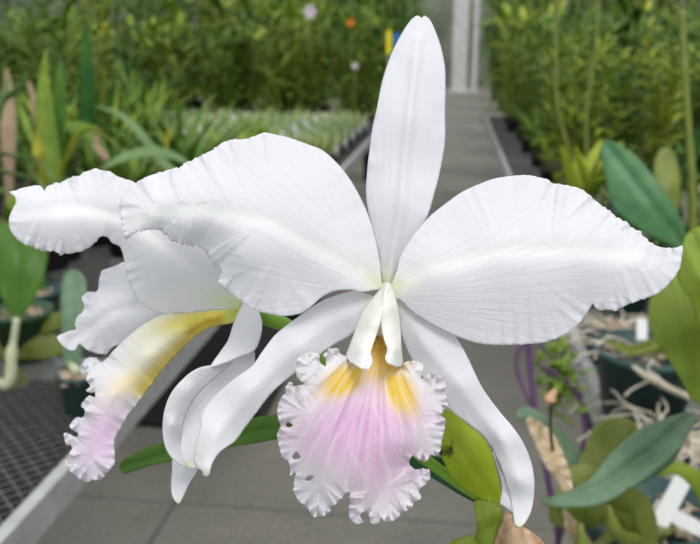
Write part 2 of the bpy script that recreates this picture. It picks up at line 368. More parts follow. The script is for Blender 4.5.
sheet('lateral_sepal', RS, [(396,299,22),(440,330,34),(470,362,40),(500,412,44),(530,465,48),(533,500,52),(518,526,40),(509,495,60),(490,445,56),(450,410,46),(410,355,36),(425,345,22),(460,385,24),(500,440,26),(520,480,30)],
      M_petal, fA, base=(380,260), pigment=pig([((.80,.86,.48),[(.5,398,300,10,12,0,1.6),(.8,519,527,5,4,0,2)])]), mid=[(400,306),(430,350),(462,388),(500,440),(521,485)], groove=-2, gw=7, relief=.5, ruf=(2,10,30), fine=(0,5,6), seed=25, thick=.0006,
      more=[(RS2, [(495,457,62),(504,480,64),(512,512,60),(500,500,70)], {'mid': None, 'groove': 0, 'holes': ()})])
# lip of the near bloom
LB = [(374,338),(378,335),(383,338),(387,348),(390,360),(399,366,.2),(402,365,.3),(407,361.5),(417,361),(423,366),(423,373),(421,378),(425,379),(428,375),(433,372),(436,378),(442,376.5),(445.5,383),(445,392),(448,401),(447,408),(441,414),(445.5,421),(444,432),(442,440),(440.5,450),(436,456),(431,455),(426,461.5),(420,460),(412.5,456),(409.5,461),(410,466),(414,469.5),(422,469),(429,470),(430,478),(426,484),(419,490),(421,497),(413,504),(411,509.5),(403,512),(398,518),(392,521),(385,522),(382,518),(378,523.5),(371,523),(369,515),(365,511.5),(360.5,514),(361,519),(364,522),(357,524),(350,519),(349,511),(350,500),(349.5,492),(345,494),(337,503),(331,507),(329,513),(322,516),(314,517),(307,508),(298,500),(294,490),(294,480),(296,473),(291,475),(290,468),(288,461),(282,457),(279,446),(277,434),(280.5,427),(278,418),(277,410),(280,400),(285,393),(286,386),(290,382),(294,386),(300,385.5),(304,382.5),(298,379),(296,371),(297,361),(304,354),(314,353),(319,355.5),(320,362),(325,366.5),(326,361),(324,354),(330,349),(337,348.5),(341,354),(345,356),(350,354),(358,350),(368,345)]
LB = [(x[0], x[1], .55) for x in LB]
holes = [[(284.5,425),(288,422),(292.5,425.5),(288,427.5)],[(291,457.5),(296,451.5),(300.5,457.5),(296,459.5)],[(304.5,480.5),(309,475.5),(314,477),(310,481)]]
def lipcol(P, dd):
    col = np.tile(np.array([.90, .885, .905]), (len(P), 1))
    n = .5+.5*np.sin(P[:, 0]*.35+2*np.sin(P[:, 1]*.21))*np.sin(P[:, 1]*.29+1.3)
    ang = np.arctan2(P[:, 0]-379, P[:, 1]-325)
    r = np.hypot(P[:, 0]-379, P[:, 1]-325); st = .5+.28*np.sin(ang*47+2.5*np.sin(ang*13+r*.02))+.22*np.sin(ang*89+2*np.sin(ang*31)+r*.03); ln = np.exp(-(np.sin(ang*21+1.2*np.sin(ang*7+r*.03)+.5*np.sin(r*.11))/.28)**2)*np.clip((r-12)/25, 0, 1)
    pk = np.maximum(.85*blob(P, 360,428,66,40,-14,3.2), .80*blob(P, 375,440,44,58,8,2.8)); pk = np.maximum(pk, .72*blob(P, 377,398,26,36,0,2.6)); pk = np.maximum(pk, .5*blob(P, 318,430,38,26,0,2.4))
    pk *= (.80+.20*st)*(.90+.10*n)
    col = lay(col, np.clip(pk, 0, 1), (.74, .33, .66))
    ye = np.maximum(blob(P, 345,380,27,14,-30,3), blob(P, 399,391,14.5,27,-30,3)); ye = np.maximum(ye, blob(P, 379,362,26,17,0,3))
    col = lay(col, np.clip(1.4*ye*(.5+.7*st), 0, 1), (.90, .64, .03))
    gd = blob(P, 379.5,353,14,27,0,3)
    col = lay(col, np.clip(1.2*gd*(.8+.3*st), 0, 1), (.95, .60, .01))
    col = lay(col, np.clip(.5*blob(P, 376,388,14,24,0,2.4)*(1-st), 0, 1), (.93, .86, .80))
    col = lay(col, .38*ln*np.clip((dd-2)/10, 0, 1), (.93, .89, .90))
    pt = .5+.5*np.sin(P[:, 0]*.55+3*np.sin(P[:, 1]*.17))*np.sin(P[:, 1]*.33+2*np.sin(P[:, 0]*.13))
    col = lay(col, .16*pt*(P[:, 1] > 395), (.90, .84, .90))
    return col
def lipfold(P):
    ang = np.arctan2(P[:, 0]-379, P[:, 1]-330); r = np.hypot(P[:, 0]-379, P[:, 1]-330)
    return (1.2*np.sin(ang*46)+2.2*np.sin(ang*17+1))*np.clip((r-15)/60, 0, 1)*np.clip((200-r)/100, 0, 1)
sheet('lip', LB, [(379,337,-28),(380,352,-42),(374,385,-64),(366,430,-84),(360,480,-80),(357,520,-58),(300,495,-44),(279,440,-40),(285,395,-40),(300,358,-44),(325,352,-52),(350,356,-58),(330,385,-70),(305,420,-66),(320,465,-74),(402,364,-52),(440,378,-36),(447,405,-36),(440,450,-42),(410,463,-58),(425,484,-46),(400,515,-56),(415,410,-62),(405,445,-76),(420,390,-52)],
      M_lip, fA, base=(379,318,1,0), pigment=lipcol, step=1.3, holes=holes, ruf=(7.5,8,15), fine=(3.2,3.5,6.5), seed=33, cw=5, amp=.7, extra=lipfold, thick=.0004, label='ruffled lip, blush pink with yellow patches in its throat')
SLc = pig([((.90,.89,.84),[(1,375,320,40,60,0,4)]),((.93,.93,.95),[(.8,362,366,22,12,0,2),(.8,398,366,22,10,0,2)])])
sheet('lip_side_lobe', [(387,283.5),(380,289),(374,296),(366,306),(360,316),(355,330),(350,344),(346,355),(349,361,.5),(357,366,.5),(364,369,.5),(370,367,.5),(372.5,360,.3),(371,353),(372.5,346),(376,336),(379,326),(381.5,314),(384,298),(388.5,288)],
      [(387,284,-6),(370,302,-14),(355,330,-34),(347,355,-58),(365,369,-96),(372,356,-80),(377,335,-60),(384,300,-30),(370,325,-58),(363,350,-84),(376,308,-42)], M_petal, fA, base=(387,270,1,0), pigment=SLc, step=1.4, ruf=(1.5,6,14), fine=(1,3,6), seed=41, cw=6, label='cream side lobe of the lip folded over the column')
sheet('lip_side_lobe', [(386.5,283.5),(391,284.5),(394,292),(397,302),(399.5,314),(401,328),(401.5,345),(403,365),(399,367,.4),(391,364,.4),(385.5,359,.4),(386,354,.2),(387,349),(384,338),(382,330),(381,316),(383,300)],
      [(387,284,-8),(396,300,-16),(401,328,-30),(402,364,-52),(392,364,-84),(386,352,-72),(382,325,-52),(383,300,-34),(391,330,-58),(393,350,-78),(390,305,-42)], M_petal, fA, base=(387,270,1,0), pigment=SLc, step=1.4, ruf=(1.2,6,14), fine=(1,3,6), seed=47, cw=6, label='cream side lobe of the lip folded over the column')
# pedicel running back from the near bloom
jA = at(360, 400, D0+105*PX)
# --- bloom in profile at the left
zB = 130
ob = smoothpts([at(243, 309, D0+zB*PX), at(258, 314, D0+128*PX), at(275, 321, D0+122*PX), at(291, 329, D0+118*PX), at(322, 363, D0+112*PX), at(360, 400, D0+105*PX)], 6)
fB = MB().tube(ob, list(np.linspace(.0018, .0028, 8))+list(np.linspace(.0028, .0020, len(ob)-8)), 12).build('flower', M_tissue, orchid, label='bloom seen from the side, its lip pointing down to the left')
P1 = [(9,192,.2),(15,190.5,.5),(22,188,.6),(38,185,.6),(42,187),(44.5,191),(46.5,187),(54,183.5,.7),(62,182,.7),(69,178,.8),(80,175,.8),(84,172,.6),(91,170,.5),(96,168,.4),(100,170,.5),(110,171.5,.5),(117,176,.4),(125,179,.3),(132,181),(150,192),(180,215),(215,250),(238,285),(243,306),(238,311),(217,309.5),(192,313),(175,314,.2),(157,312,.2),(145,306,.2),(136,297,.2),(131,287,.3),(126,275,.3),(124,260,.2),(120,247,.2),(112,243),(107,237,.4),(100,237,.4),(96,242,.6),(85,250,.7),(70,253.5,.8),(59,254,.8),(54,251,.8),(45,251.5,.8),(32,247,.7),(22,243,.6),(15,237,.5),(9.5,228,.4),(9.5,216,.3),(15.5,203,.3),(15,197)]
sheet('petal', P1, [(242,308,125),(200,270,100),(165,240,92),(130,215,96),(80,205,84),(30,210,70),(9,192,84),(12,228,74),(60,252,92),(100,238,96),(120,248,112),(126,275,124),(145,305,136),(180,313,138),(160,275,104),(200,300,118),(60,182,100),(96,169,104),(132,181,108),(200,235,100),(235,280,112),(140,250,100)],
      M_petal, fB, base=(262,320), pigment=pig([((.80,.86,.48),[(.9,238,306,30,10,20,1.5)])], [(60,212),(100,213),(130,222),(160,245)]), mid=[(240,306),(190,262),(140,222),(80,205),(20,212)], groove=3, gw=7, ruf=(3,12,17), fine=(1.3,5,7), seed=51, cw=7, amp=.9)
P2 = [(124,262),(115,266,.2),(102,271,.3),(99,280,.4),(97,291,.5),(87,292,.5),(82,297,.5),(84,309,.5),(77,317,.5),(75,325,.5),(76,330),(67,332,.2),(57,337,.2),(61,344,.2),(69,350,.2),(75,350),(79,344),(87,350,.3),(99,354,.4),(107,354,.3),(115,346),(150,340),(200,325),(240,314),(241,304),(200,280),(150,262)]
sheet('petal', P2, [(240,308,150),(190,300,165),(130,305,158),(95,315,162),(60,341,170),(125,265,186),(98,285,180),(80,325,172),(100,353,182),(120,340,176),(150,320,160),(160,275,180)],
      M_petal, fB, base=(262,300), pigment=pig([]), mid=[(240,308),(160,300),(110,312),(70,342)], groove=4, gw=6, ruf=(5,10,15), fine=(2,4,7), seed=57, cw=8, amp=.9)
BL = [(241,305),(230,309),(215,310.5),(190,312),(165,314),(150,320),(138,328),(125,339),(113,351),(105,360),(101,362),(97,359),(90,357),(85,360),(81.5,366),(79.5,373),(83,374.5),(87.5,372),(86.5,377),(87,382),(90,386),(86.5,391),(90,393),(95,392.5),(94.5,397),(89,396.5),(84,400),(81,406),(85,411),(83,417),(76,418),(71.5,422),(70,427),(74,431),(78,433),(76,437.5),(71,435),(66,433),(64,438),(65.5,443),(71,446),(72,449),(69,454),(72,459),(67,459.5),(63.5,462),(66,467),(70,471),(77,477),(86,482),(93,480),(101,479.5),(107,473),(111,468),(115,462),(115,455),(114.5,440),(120,430),(127,417),(140,400),(155,380),(166,366),(177,354),(195,337),(212,327),(232,323),(238,318)]
BL = [(x, y, .6 if x < 112 else (.08 if y > 315 and x < 150 else 0)) for x, y in BL]
def lipBcol(P, dd):
    col = np.tile(WHITE, (len(P), 1))
    col = lay(col, np.clip(.75*blob(P, 165,335,50,32,-38,3), 0, 1), (.93, .90, .72))
    st = .5+.5*np.sin((P[:, 0]*.75+P[:, 1]*.55)*.5+np.sin(P[:, 1]*.2))
    col = lay(col, np.clip(.72*blob(P, 102,436,22,42,22,2.2)*(.8+.2*st), 0, 1), (.78, .50, .76))
    col = lay(col, np.clip(.62*blob(P, 130,381,28,11,-30,1.8), 0, 1), (.92, .76, .34))
    col = lay(col, np.clip(.95*blob(P, 203,318,48,12,-14,3), 0, 1), (.86, .76, .14))
    dr = seg_dist(P, [(240,316),(212,326),(193,336),(176,352),(160,370),(143,390)])
    col = lay(col, np.clip(.85*np.exp(-(dr/10)**2), 0, 1), (.84, .66, .08))
    col = lay(col, np.clip(.65*np.exp(-(seg_dist(P, [(232,315),(205,322),(188,333)])/3)**2), 0, 1), (.60, .42, .02))
    col = lay(col, np.clip(.9*blob(P, 238,312,14,16,0,2), 0, 1), (.62, .74, .18))
    return col
sheet('lip', BL, [(241,312,122),(215,310,140),(214,319,124),(212,327,140),(165,314,148),(180,330,118),(177,354,140),(140,328,150),(148,355,112),(155,380,136),(108,358,150),(115,390,112),(138,402,130),(84,368,144),(72,426,140),(98,425,112),(120,430,122),(66,462,134),(90,465,116),(112,468,118),(88,482,128)],
      M_petal, fB, base=(250,290), pigment=lipBcol, step=1.6, ruf=(11,8,15), fine=(4,3.5,7), seed=61, cw=6, amp=.9, thick=.0005, label='lip in profile, yellow tube opening to a pink frilled end')
# curled inner frill of that lip
# twisted sepal: upper half, then the cupped lower half with its rolled margin
T1 = [(243,303),(252,305),(259,312),(262,324),(260,338),(254,350),(240,356),(225,362),(211,366),(220,352),(228,340),(234,322)]
T2 = [(211,366),(198,369),(184,378),(172,392),(165,408),(162.5,425),(164,442),(170,455),(179,463),(187,467),(190,464),(185,462),(181.5,452),(181.5,436),(186,416),(196,397),(212,381),(232,363),(222,363)]
T3 = [(211,368),(222,362),(238,356),(253,350),(254,362),(252,380),(240,400),(225,420),(212,440),(204,458),(196,468),(188,467),(181,455),(180,436),(184,414),(193,396)]
sheet('lateral_sepal', T3, [(253,352,92),(252,380,90),(225,420,88),(196,467,80),(182,440,84),(200,395,104),(215,375,104),(205,430,100),(230,385,108)], M_petal, fB, base=(260,330), pigment=pig([((.78,.86,.40),[(.8,187,464,3.5,3,0,2)])]),
      ruf=(1,8,30), fine=(0,4,7), seed=71, thick=.0006,
      more=[(T1, [(243,304,120),(259,312,104),(261,335,84),(250,352,72),(212,366,66),(232,330,98),(245,330,88)], {}), (T2, [(211,366,66),(184,378,60),(163,425,66),(172,456,72),(188,467,80),(182,445,84),(184,420,76),(200,392,74),(231,363,84),(172,425,58),(190,390,60)], {})])
T4 = [(173,458),(172,470),(171,485),(172,495),(176,502),(179,503),(183,496),(189,484),(197,471),(198,460),(185,450)]
sheet('dorsal_sepal', T4, [(173,460,118),(198,462,118),(185,470,106),(171,490,116),(178,503,104),(190,482,114)], M_petal, fB, base=(190,420), pigment=pig([((.72,.80,.36),[(.6,178,502,3.5,3,0,2)])]), ruf=(1,8,30), fine=(0,4,7), seed=81, step=1.6, thick=.0006)
# flower stem and foliage of the plant
st = smoothpts([at(383, 292, D0+20*PX), at(380, 330, D0+70*PX), at(360, 400, D0+105*PX), at(400, 440, D0+112*PX), at(455, 480, D0+112*PX), node], 6)
MB().tube(st, [.0021]*len(st), 10).build('flower_stalk', M_tissue, orchid)
sheet('leaf', [(441,413),(446,408),(455,414),(467,424),(482,436),(491,450),(496,468),(500,485),(501,498),(495,505),(482,500),(465,490),(452,478),(444,463),(438,452),(425,440),(415,425),(424,412)], [(441,413,66),(420,425,60),(467,424,86),(497,470,92),(498,502,100),(465,490,92),(440,455,76),(470,460,68),(450,435,60),(485,485,84)],
      G_spot, orchid, thick=.0012, mid=[(430,415),(465,455),(495,500)], groove=3, gw=5, ruf=(1,8,30), fine=(0,5,5), label='lime green leaf with dark specks')
sheet('leaf', [(395,440),(412,453),(432,457),(445,461),(460,475),(482,498),(484,504),(474,502),(460,495),(437,481),(415,469),(398,460)], [(395,445,110),(440,465,116),(483,502,112),(415,469,124),(440,480,126)], G_dark, orchid, thick=.0012, ruf=(0,8,30), fine=(0,5,5), label='dark green leaf')
lf = [(119,467),(122,461),(135,453),(150,446),(175,438),(205,430),(232,423),(257,417),(280,414),(310,414),(345,420),(380,432),(410,446),(408,458),(370,450),(330,442),(300,438),(280,439),(257,443),(232,447),(205,454),(175,461),(150,465),(130,471),(123,473)]
sheet('leaf', lf, [(119,470,300),(150,455,290),(205,430,285),(205,454,285),(205,442,278),(280,414,250),(280,439,250),(280,427,243),(345,430,190),(410,452,120)], G_mid, orchid, thick=.0014, mid=[(122,468),(205,442),(280,427),(345,432),(408,452)], groove=4, gw=4, ruf=(0,8,30), fine=(0,5,5), label='long mid green leaf arching left below the blooms')
def tp(px, py, z): return at(px, py, D0+z*PX)
stemb = smoothpts([node, tp(490, 520, 104), tp(494, 545, 108), tp(520, 640, 130), POT0+Vector((-.06, 0, .16)), POT0+Vector((0, 0, .01))], 6)
MB().tube(stemb, list(np.interp(np.linspace(0, 1, len(stemb)), [0, .06, .2, .5, 1], [.0016, .0038, .0042, .006, .009])), 14).build('pseudobulb', G_bright, orchid)
sheet('sheath', [(474,502),(482,499),(495,504),(503,513),(500,528),(497,545),(496,556),(486,552),(490,543),(482,533),(476,518)], [(476,504,94),(500,512,96),(490,515,84),(492,540,90),(484,535,94),(498,540,98)], G_bright, orchid, thick=.0008, ruf=(0,8,30), fine=(0,5,5), label='green sheath')
sheet('papery_sheath', [(506,512,.3),(512,516,.5),(515,527,.6),(523,527,.6),(535,534,.6),(547,546,.4),(560,560),(500,560),(494,545),(497,534,.4),(502,521,.4)], [(507,513,80),(500,535,84),(512,535,66),(535,534,84),(525,550,70),(560,560,84)], M_brown, orchid, thick=.0006, ruf=(4,8,16), fine=(2,4,7), seed=91, label='dry brown papery sheath')
mb = MB().lathe([(.0, -.030), (.048, -.030), (.060, .055), (.066, .055), (.066, .066), (.060, .066), (.058, .045), (.0, .045)], POT0-Vector((0, 0, 0)), 28)
potO = mb.build('pot', M_potg, orchid)
mb = MB()
for i in range(60):
    a, r = random.uniform(0, 6.28), .053*math.sqrt(random.random()); c = POT0+Vector((r*math.cos(a), r*math.sin(a), .048)); s_ = random.uniform(.004, .009)
    mb.add([c+Vector((random.uniform(-1, 1), random.uniform(-1, 1), random.uniform(-.6, .8)))*s_ for _ in range(6)], [(0,1,2),(0,2,3),(0,3,4),(0,4,1),(5,2,1),(5,3,2),(5,4,3),(5,1,4)])
mb.build('bark', M_bark, orchid, smooth=False)
# ================================================================== SETTING
BZ = .75
XL = onz(60, 478, BZ).x; XR = onz(605, 417, BZ).x
XR = max(XR, .2)
YEND = 7.2
def struct(name, mb, mat, **k):
    o = mb.build(name, mat, org=(0, 0, 0), smooth=False, **k); o['kind'] = 'structure'; return o
struct('floor', MB().box((-7, -1.5, -.1), (5, 28, 0)), M_conc)
jn = MB(); jx = onz(152, 540, 0).x
jn.box((jx-.004, -1.5, .0), (jx+.004, 27.8, .0012))
for y in (onz(300, 512, 0).y, 3.6, 5.2, 6.8, 8.4): jn.box((-4.9, y-.002, 0), (3.9, y+.002, .0011))
struct('trim_1', jn, M_joint)
struct('wall_back', MB().box((-7, 27.9, 0), (5, 28, 4.2)), M_wall)
struct('wall_left', MB().box((-7.1, -1.5, 0), (-7, 28, 3.0)), M_wall)
struct('wall_right', MB().box((5, -1.5, 0), (5.1, 28, 3.0)), M_wall)
def bench(x0, x1, y0, y1, label, inner):
    o = empty('bench', ((x0+x1)/2, (y0+y1)/2, 0), label, 'bench')
    # expanded metal top: rows of zigzag strands
    mb = MB(); row = .0140; cell = .028; w = .0017
    y = y0; j = 0; nx = int((x1-x0)/(cell/2))
    while y < y1-row:
        z = BZ; vs = []; fs = []
        for i in range(nx+1):
            x = x0+i*cell/2; yy = y+(row/2 if (i+j) % 2 else -row/2); 
            vs += [(x, yy-w, z-.001), (x, yy+w, z-.0045)]
            if i: fs.append((2*i-2, 2*i, 2*i+1, 2*i-1))
        mb.add(vs, fs); y += row; j += 1
    mb.build('mesh_top', M_mesh, o, smooth=False, label='expanded metal mesh')
    for nm_, a, b in (('edge_rail', (x0-.006, y0, BZ-.045), (x0, y1, BZ+.001)), ('edge_rail', (x1, y0, BZ-.045), (x1+.006, y1, BZ+.001)),
                      ('end_rail', (x0, y1, BZ-.045), (x1, y1+.006, BZ+.006)), ('end_rail', (x0, y0-.006, BZ-.045), (x1, y0, BZ+.006))):
        mb = MB().box(a, b)
        if nm_ == 'edge_rail': mb.box((a[0] if a[0] < x0 else x1-.014, y0, BZ+.001), (x0+.014 if a[0] < x0 else b[0], y1, BZ+.006))
        mb.build(nm_, M_alu, o, smooth=False)
    y = y0+.3
    while y < y1:
        MB().box((x0, y-.02, BZ-.04), (x1, y+.02, BZ-.006)).build('cross_bar', M_alu, o, smooth=False)
        for x in (x0+.75, x1-.75): MB().box((x-.02, y-.018, 0), (x+.02, y+.018, BZ-.04)).build('leg', M_alu, o, smooth=False)
        y += 1.5
    return o
bench(XL-3.3, XL, -.4, YEND, 'long metal mesh bench on the left of the aisle', 1)
bench(XR, XR+2.2, -.4, YEND, 'metal mesh bench on the right side of the aisle', -1)
M_bench_shade = plain('bench_shade', (.010, .011, .010), (.022, .022, .02), .95, 60)  # near-black sheets added on the floor as the shade under the benches
struct('trim_shade_left', MB().box((-4.95, -1.4, 0), (XL-.62, YEND, .002)), M_bench_shade)
struct('trim_shade_right', MB().box((XR+.25, -1.4, 0), (3.95, YEND, .002)), M_bench_shade)
# posts at the end of the aisle
for px, w, h, lab in ((459, .22, 3.6, 'pale square post standing at the far end of the aisle'), (474, .08, 3.6, 'thin grey pipe beside the pale post at the aisle end')):
    c = at(px, 80, 24); mb = MB().box((c.x-w, c.y-w, 0), (c.x+w, c.y+w, h)).box((c.x-w*1.6, c.y-w*1.6, 0), (c.x+w*1.6, c.y+w*1.6, .02))
    o = mb.build('post' if w > .1 else 'pipe', M_post, org=(c.x, c.y, 0), smooth=False); tag(o, lab, 'post' if w > .1 else 'pipe')
# sticky cards
for px, py, wpx, hpx, mat, lab in ((389, 42, 5, 22, M_yel, 'yellow sticky insect card beside the tip of the upright sepal'), (397, 41, 6, 15, M_blu, 'blue sticky insect card partly behind the upright sepal')):
    d = 5.2 if mat is M_yel else 5.25; c = at(px, py, d); w, h = wpx/F*d/2, hpx/F*d/2
    zf = BZ-.004 if c.x < XL else 0
    o = empty('sticky_card', (c.x, c.y, zf), lab, 'sticky card')
    MB().box((c.x-w, c.y-.001, c.z-h), (c.x+w, c.y+.001, c.z+h)).build('card', mat, o, smooth=False)
    MB().tube([(c.x, c.y+.003, zf), (c.x, c.y+.003, c.z+h*.6)], .0025, 6).build('stake', M_alu, o)
# ================================================================== potted plants
def blade_pts(base, az, length, lean, droop, n=8):
    pts = []; p = Vector(base); el = lean
    for i in range(n+1):
        pts.append(p.copy()); d = Vector((math.cos(az)*math.cos(el), math.sin(az)*math.cos(el), math.sin(el))); p = p+d*(length/n); el -= droop/n
    return pts
def leafw(n, w, tip=1.0, base=.45): return [w*(base+(1-base)*min(1, (i/n)*3))*max(.04, 1-(max(0, i/n-.45)/.55)**(2.2*tip)) for i in range(n+1)]
def pot_mb(r=.06, h=.11): return MB().lathe([(0, 0), (r*.74, 0), (r*.95, h*.9), (r*1.05, h*.9), (r*1.05, h), (r*.96, h), (r*.93, h*.86), (0, h*.86)], n=16)
def bark_mb(r=.055, h=.095, n=26):
    mb = MB()
    for i in range(n):
        a, q = random.uniform(0, 6.28), r*math.sqrt(random.random()); c = Vector((q*math.cos(a), q*math.sin(a), h)); s_ = random.uniform(.008, .014)
        mb.add([c+Vector((random.uniform(-1, 1), random.uniform(-1, 1), random.uniform(-.5, .7)))*s_ for _ in range(6)], [(0,1,2),(0,2,3),(0,3,4),(0,4,1),(5,2,1),(5,3,2),(5,4,3),(5,1,4)])
    return mb
def proto(kind, mat, potmat, lw=1.0):
    e = empty('potted_orchid', (0, 0, 0)); big = 1
    pot_mb(.065, .11).build('pot', potmat, e, local=True); bark_mb().build('bark', M_bark, e, local=True, smooth=False)
    mb = MB()
    if kind == 'strap':
        for i in range(22):
            az = random.uniform(0, 6.28); ln = random.uniform(.28, .58); w = random.uniform(.018, .034)
            pts = blade_pts((random.uniform(-.03, .03), random.uniform(-.03, .03), .09), az, ln, random.uniform(1.0, 1.5), random.uniform(.4, 2.2), 9)
            mb.leaf(pts, leafw(9, w), Vector((-math.sin(az), math.cos(az), 0)), .3, 1)
    elif kind == 'catt':
        bl = MB()
        for i in range(9):
            az = random.uniform(0, 6.28); q = blade_pts((random.uniform(-.04, .04), random.uniform(-.04, .04), .09), az, random.uniform(.09, .17), random.uniform(1.1, 1.5), .1, 5)
            bl.tube(q, [.004, .007, .009, .009, .006, .004], 8)
            for k in range(random.choice((1, 2))):
                a2 = az+random.uniform(-1, 1)*.8
                pts = blade_pts(q[-1], a2, random.uniform(.14, .24), random.uniform(.8, 1.45), random.uniform(.1, 1.2), 8)
                mb.leaf(pts, leafw(8, random.uniform(.035, .06), 1.2, .25), Vector((-math.sin(a2), math.cos(a2), 0)), .35, 2)
        bl.build('pseudobulb', M_bulb, e, local=True)
    elif kind == 'cane':
        cn = MB()
        for i in range(7):
            az = random.uniform(0, 6.28); q = blade_pts((random.uniform(-.04, .04), random.uniform(-.04, .04), .09), az, random.uniform(.5, .85), random.uniform(1.35, 1.55), random.uniform(0, .25), 12)
            cn.tube(q, [.005]*9+[.004]*4, 6)
            for k in range(3, 13):
                for s_ in (0, math.pi):
                    a2 = az+math.pi/2+s_+random.uniform(-.5, .5)
                    pts = blade_pts(q[k], a2, random.uniform(.08, .15), random.uniform(.3, 1.0), random.uniform(.3, 1.1), 5)
                    mb.leaf(pts, leafw(5, random.uniform(.014, .028)), Vector((-math.sin(a2), math.cos(a2), 0)), .3, 1)
        cn.build('cane', G_olive, e, local=True)
    elif kind == 'bush':
        for i in range(int(260/lw**1.3)):
            az = random.uniform(0, 6.28); hh = random.uniform(.08, .75); rr = .20*math.sqrt(random.random())*(.5+hh*.9)
            a2 = random.uniform(0, 6.28)
            pts = blade_pts((rr*math.cos(az), rr*math.sin(az), hh), a2, random.uniform(.09, .2)*lw**.7, random.uniform(.1, 1.4), random.uniform(.2, 1.4), 4)
            mb.leaf(pts, leafw(4, random.uniform(.014, .034)*lw), Vector((-math.sin(a2), math.cos(a2), 0)), .3, 1)
        cn = MB()
        for i in range(12):
            az = random.uniform(0, 6.28); cn.tube(blade_pts((0, 0, .09), az, random.uniform(.4, .8), random.uniform(1.2, 1.5), .1, 6), [.006]*5+[.004]*2, 6)
        cn.build('stem', G_olive, e, local=True)
    mb.build('foliage', mat, e, local=True)
    return e
def dup(root, loc, rz, sc, label, cat, group):
    r = root.copy(); C.objects.link(r); r.location = loc; r.rotation_euler = (0, 0, rz); r.scale = sc if isinstance(sc, tuple) else (sc, sc, sc); tag(r, label, cat, group)
    for ch in list(root.children):
        c = ch.copy(); C.objects.link(c); c.parent = r
    return r
protos = {'strap': [proto('strap', m, p) for m, p in ((G_far, M_potb), (G_far2, M_pot), (G_far3, M_potb))],
          'catt': [proto('catt', m, p) for m, p in ((G_far, M_pot), (G_far3, M_potg), (G_far2, M_potb))],
          'cane': [proto('cane', m, p) for m, p in ((G_far3, M_potb), (G_far, M_potb))],
          'bush': [proto('bush', m, p, q) for m, p, q in ((G_far2, M_potb, 2.2), (G_far, M_potb, .9), (G_far3, M_potb, 1.6), (G_far2, M_potb, .8))]}
INFO = {('strap', 'L'): ('strap-leaved orchid in the crowded block of pots on the left bench', 'strap-leaved orchids on the left bench'),
        ('catt', 'L'): ('stubby broad-leaved orchid among the crowded pots on the left bench', 'broad-leaved orchids on the left bench'),
        ('bush', 'L'): ('tall bushy plant in the green mass at the back left', 'bushy plants behind the left bench'),
        ('cane', 'L'): ('upright cane orchid with many small leaves toward the back of the left bench', 'cane orchids on the left bench'),
        ('strap', 'R'): ('strap-leaved orchid in the crowded block of pots on the right bench', 'strap-leaved orchids on the right bench'),
        ('catt', 'R'): ('stubby broad-leaved orchid among the crowded pots on the right bench', 'broad-leaved orchids on the right bench'),
        ('bush', 'R'): ('tall bushy plant in the green mass at the back right', 'bushy plants behind the right bench'),
        ('bush', 'E'): ('tall bushy plant lining the far stretch of the aisle beyond the benches', 'bushy plants along the far aisle'),
        ('cane', 'R'): ('upright cane orchid with thin stems above the right bench', 'cane orchids on the right bench')}
used = set()
def px_of(p):
    q = Vector(p)-CAM; d = q.dot(FW); return (350+F*q.dot(RT)/d, 272-F*q.dot(UP)/d, d) if d > .01 else (-999, 0, d)
def place(kind, x, y, side, sc=1, z=None, idx=None):
    lst = protos[kind]; k = random.randrange(len(lst)) if idx is None else idx; e = lst[k]; z = BZ+.0005 if z is None else z
    lab, grp = INFO[(kind, side)]; cat = 'potted plant' if kind == 'bush' else 'orchid'
    if (kind, k) not in used:
        used.add((kind, k)); e.location = (x, y, z); e.rotation_euler.z = random.uniform(0, 6.28); e.scale = sc if isinstance(sc, tuple) else (sc, sc, sc); tag(e, lab, cat, grp)
        if kind == 'bush': e.name = 'potted_shrub'
        return e
    r = dup(e, (x, y, z), random.uniform(0, 6.28), sc, lab, cat, grp)
    if kind == 'bush': r.name = 'potted_shrub'
    return r
# left bench
y = 1.68; row = 0
while y < 5.2:
    x = XL-.16-(.1 if row % 2 else 0)
    while x > XL-3.0:
        px = px_of((x, y, BZ+.2))[0]
        if px > -170:
            if y < 2.6: kd = random.choice(('catt', 'strap', 'catt'))
            else: kd = random.choice(('strap', 'catt', 'strap', 'cane'))
            if y > 2.8 and px > 160: kd = None
            if y < 2.4 and px > 130: kd = None
            if kd == 'cane' and y < 3.3: kd = 'strap'
            if kd: place(kd, x+random.uniform(-.02, .02), y+random.uniform(-.02, .02), 'L', random.uniform(.75, 1.0) if y > 2.6 else random.uniform(.65, .85))
        x -= .25
    y += .25; row += 1
# seedling trays
def tray(loc, first=None):
    pass
te = empty('seedling_tray', (0, 0, 0))
mb = MB().box((-.26, -.14, 0), (.26, .14, .008))
for a, b in (((-.26, -.14, 0), (-.252, .14, .06)), ((.252, -.14, 0), (.26, .14, .06)), ((-.26, -.14, 0), (.26, -.132, .06)), ((-.26, .132, 0), (.26, .14, .06))): mb.box(a, b)
mb.build('tray', M_potb, te, local=True, smooth=False)
MB().box((-.25, -.13, .01), (.25, .13, .045)).build('bark', M_bark, te, local=True, smooth=False)
mb = MB(); mt = MB()
for i in range(9):
    for j in range(4):
        bx, by = -.225+i*.056+random.uniform(-.01, .01), -.10+j*.066
        for k in range(5):
            az = random.uniform(0, 6.28); mb.leaf(blade_pts((bx, by, .044), az, random.uniform(.07, .15), random.uniform(1.0, 1.5), random.uniform(.2, .8), 4), leafw(4, .017), Vector((-math.sin(az), math.cos(az), 0)), .3, 1)
        if random.random() < .4: mt.box((bx+.018, by, .03), (bx+.036, by+.001, random.uniform(.11, .15)))
o = mb.build('seedlings', G_seed, te, local=True); o['kind'] = 'stuff'
o = mt.build('plant_tags', M_tag, te, local=True, smooth=False); o['kind'] = 'stuff'
first = True; 
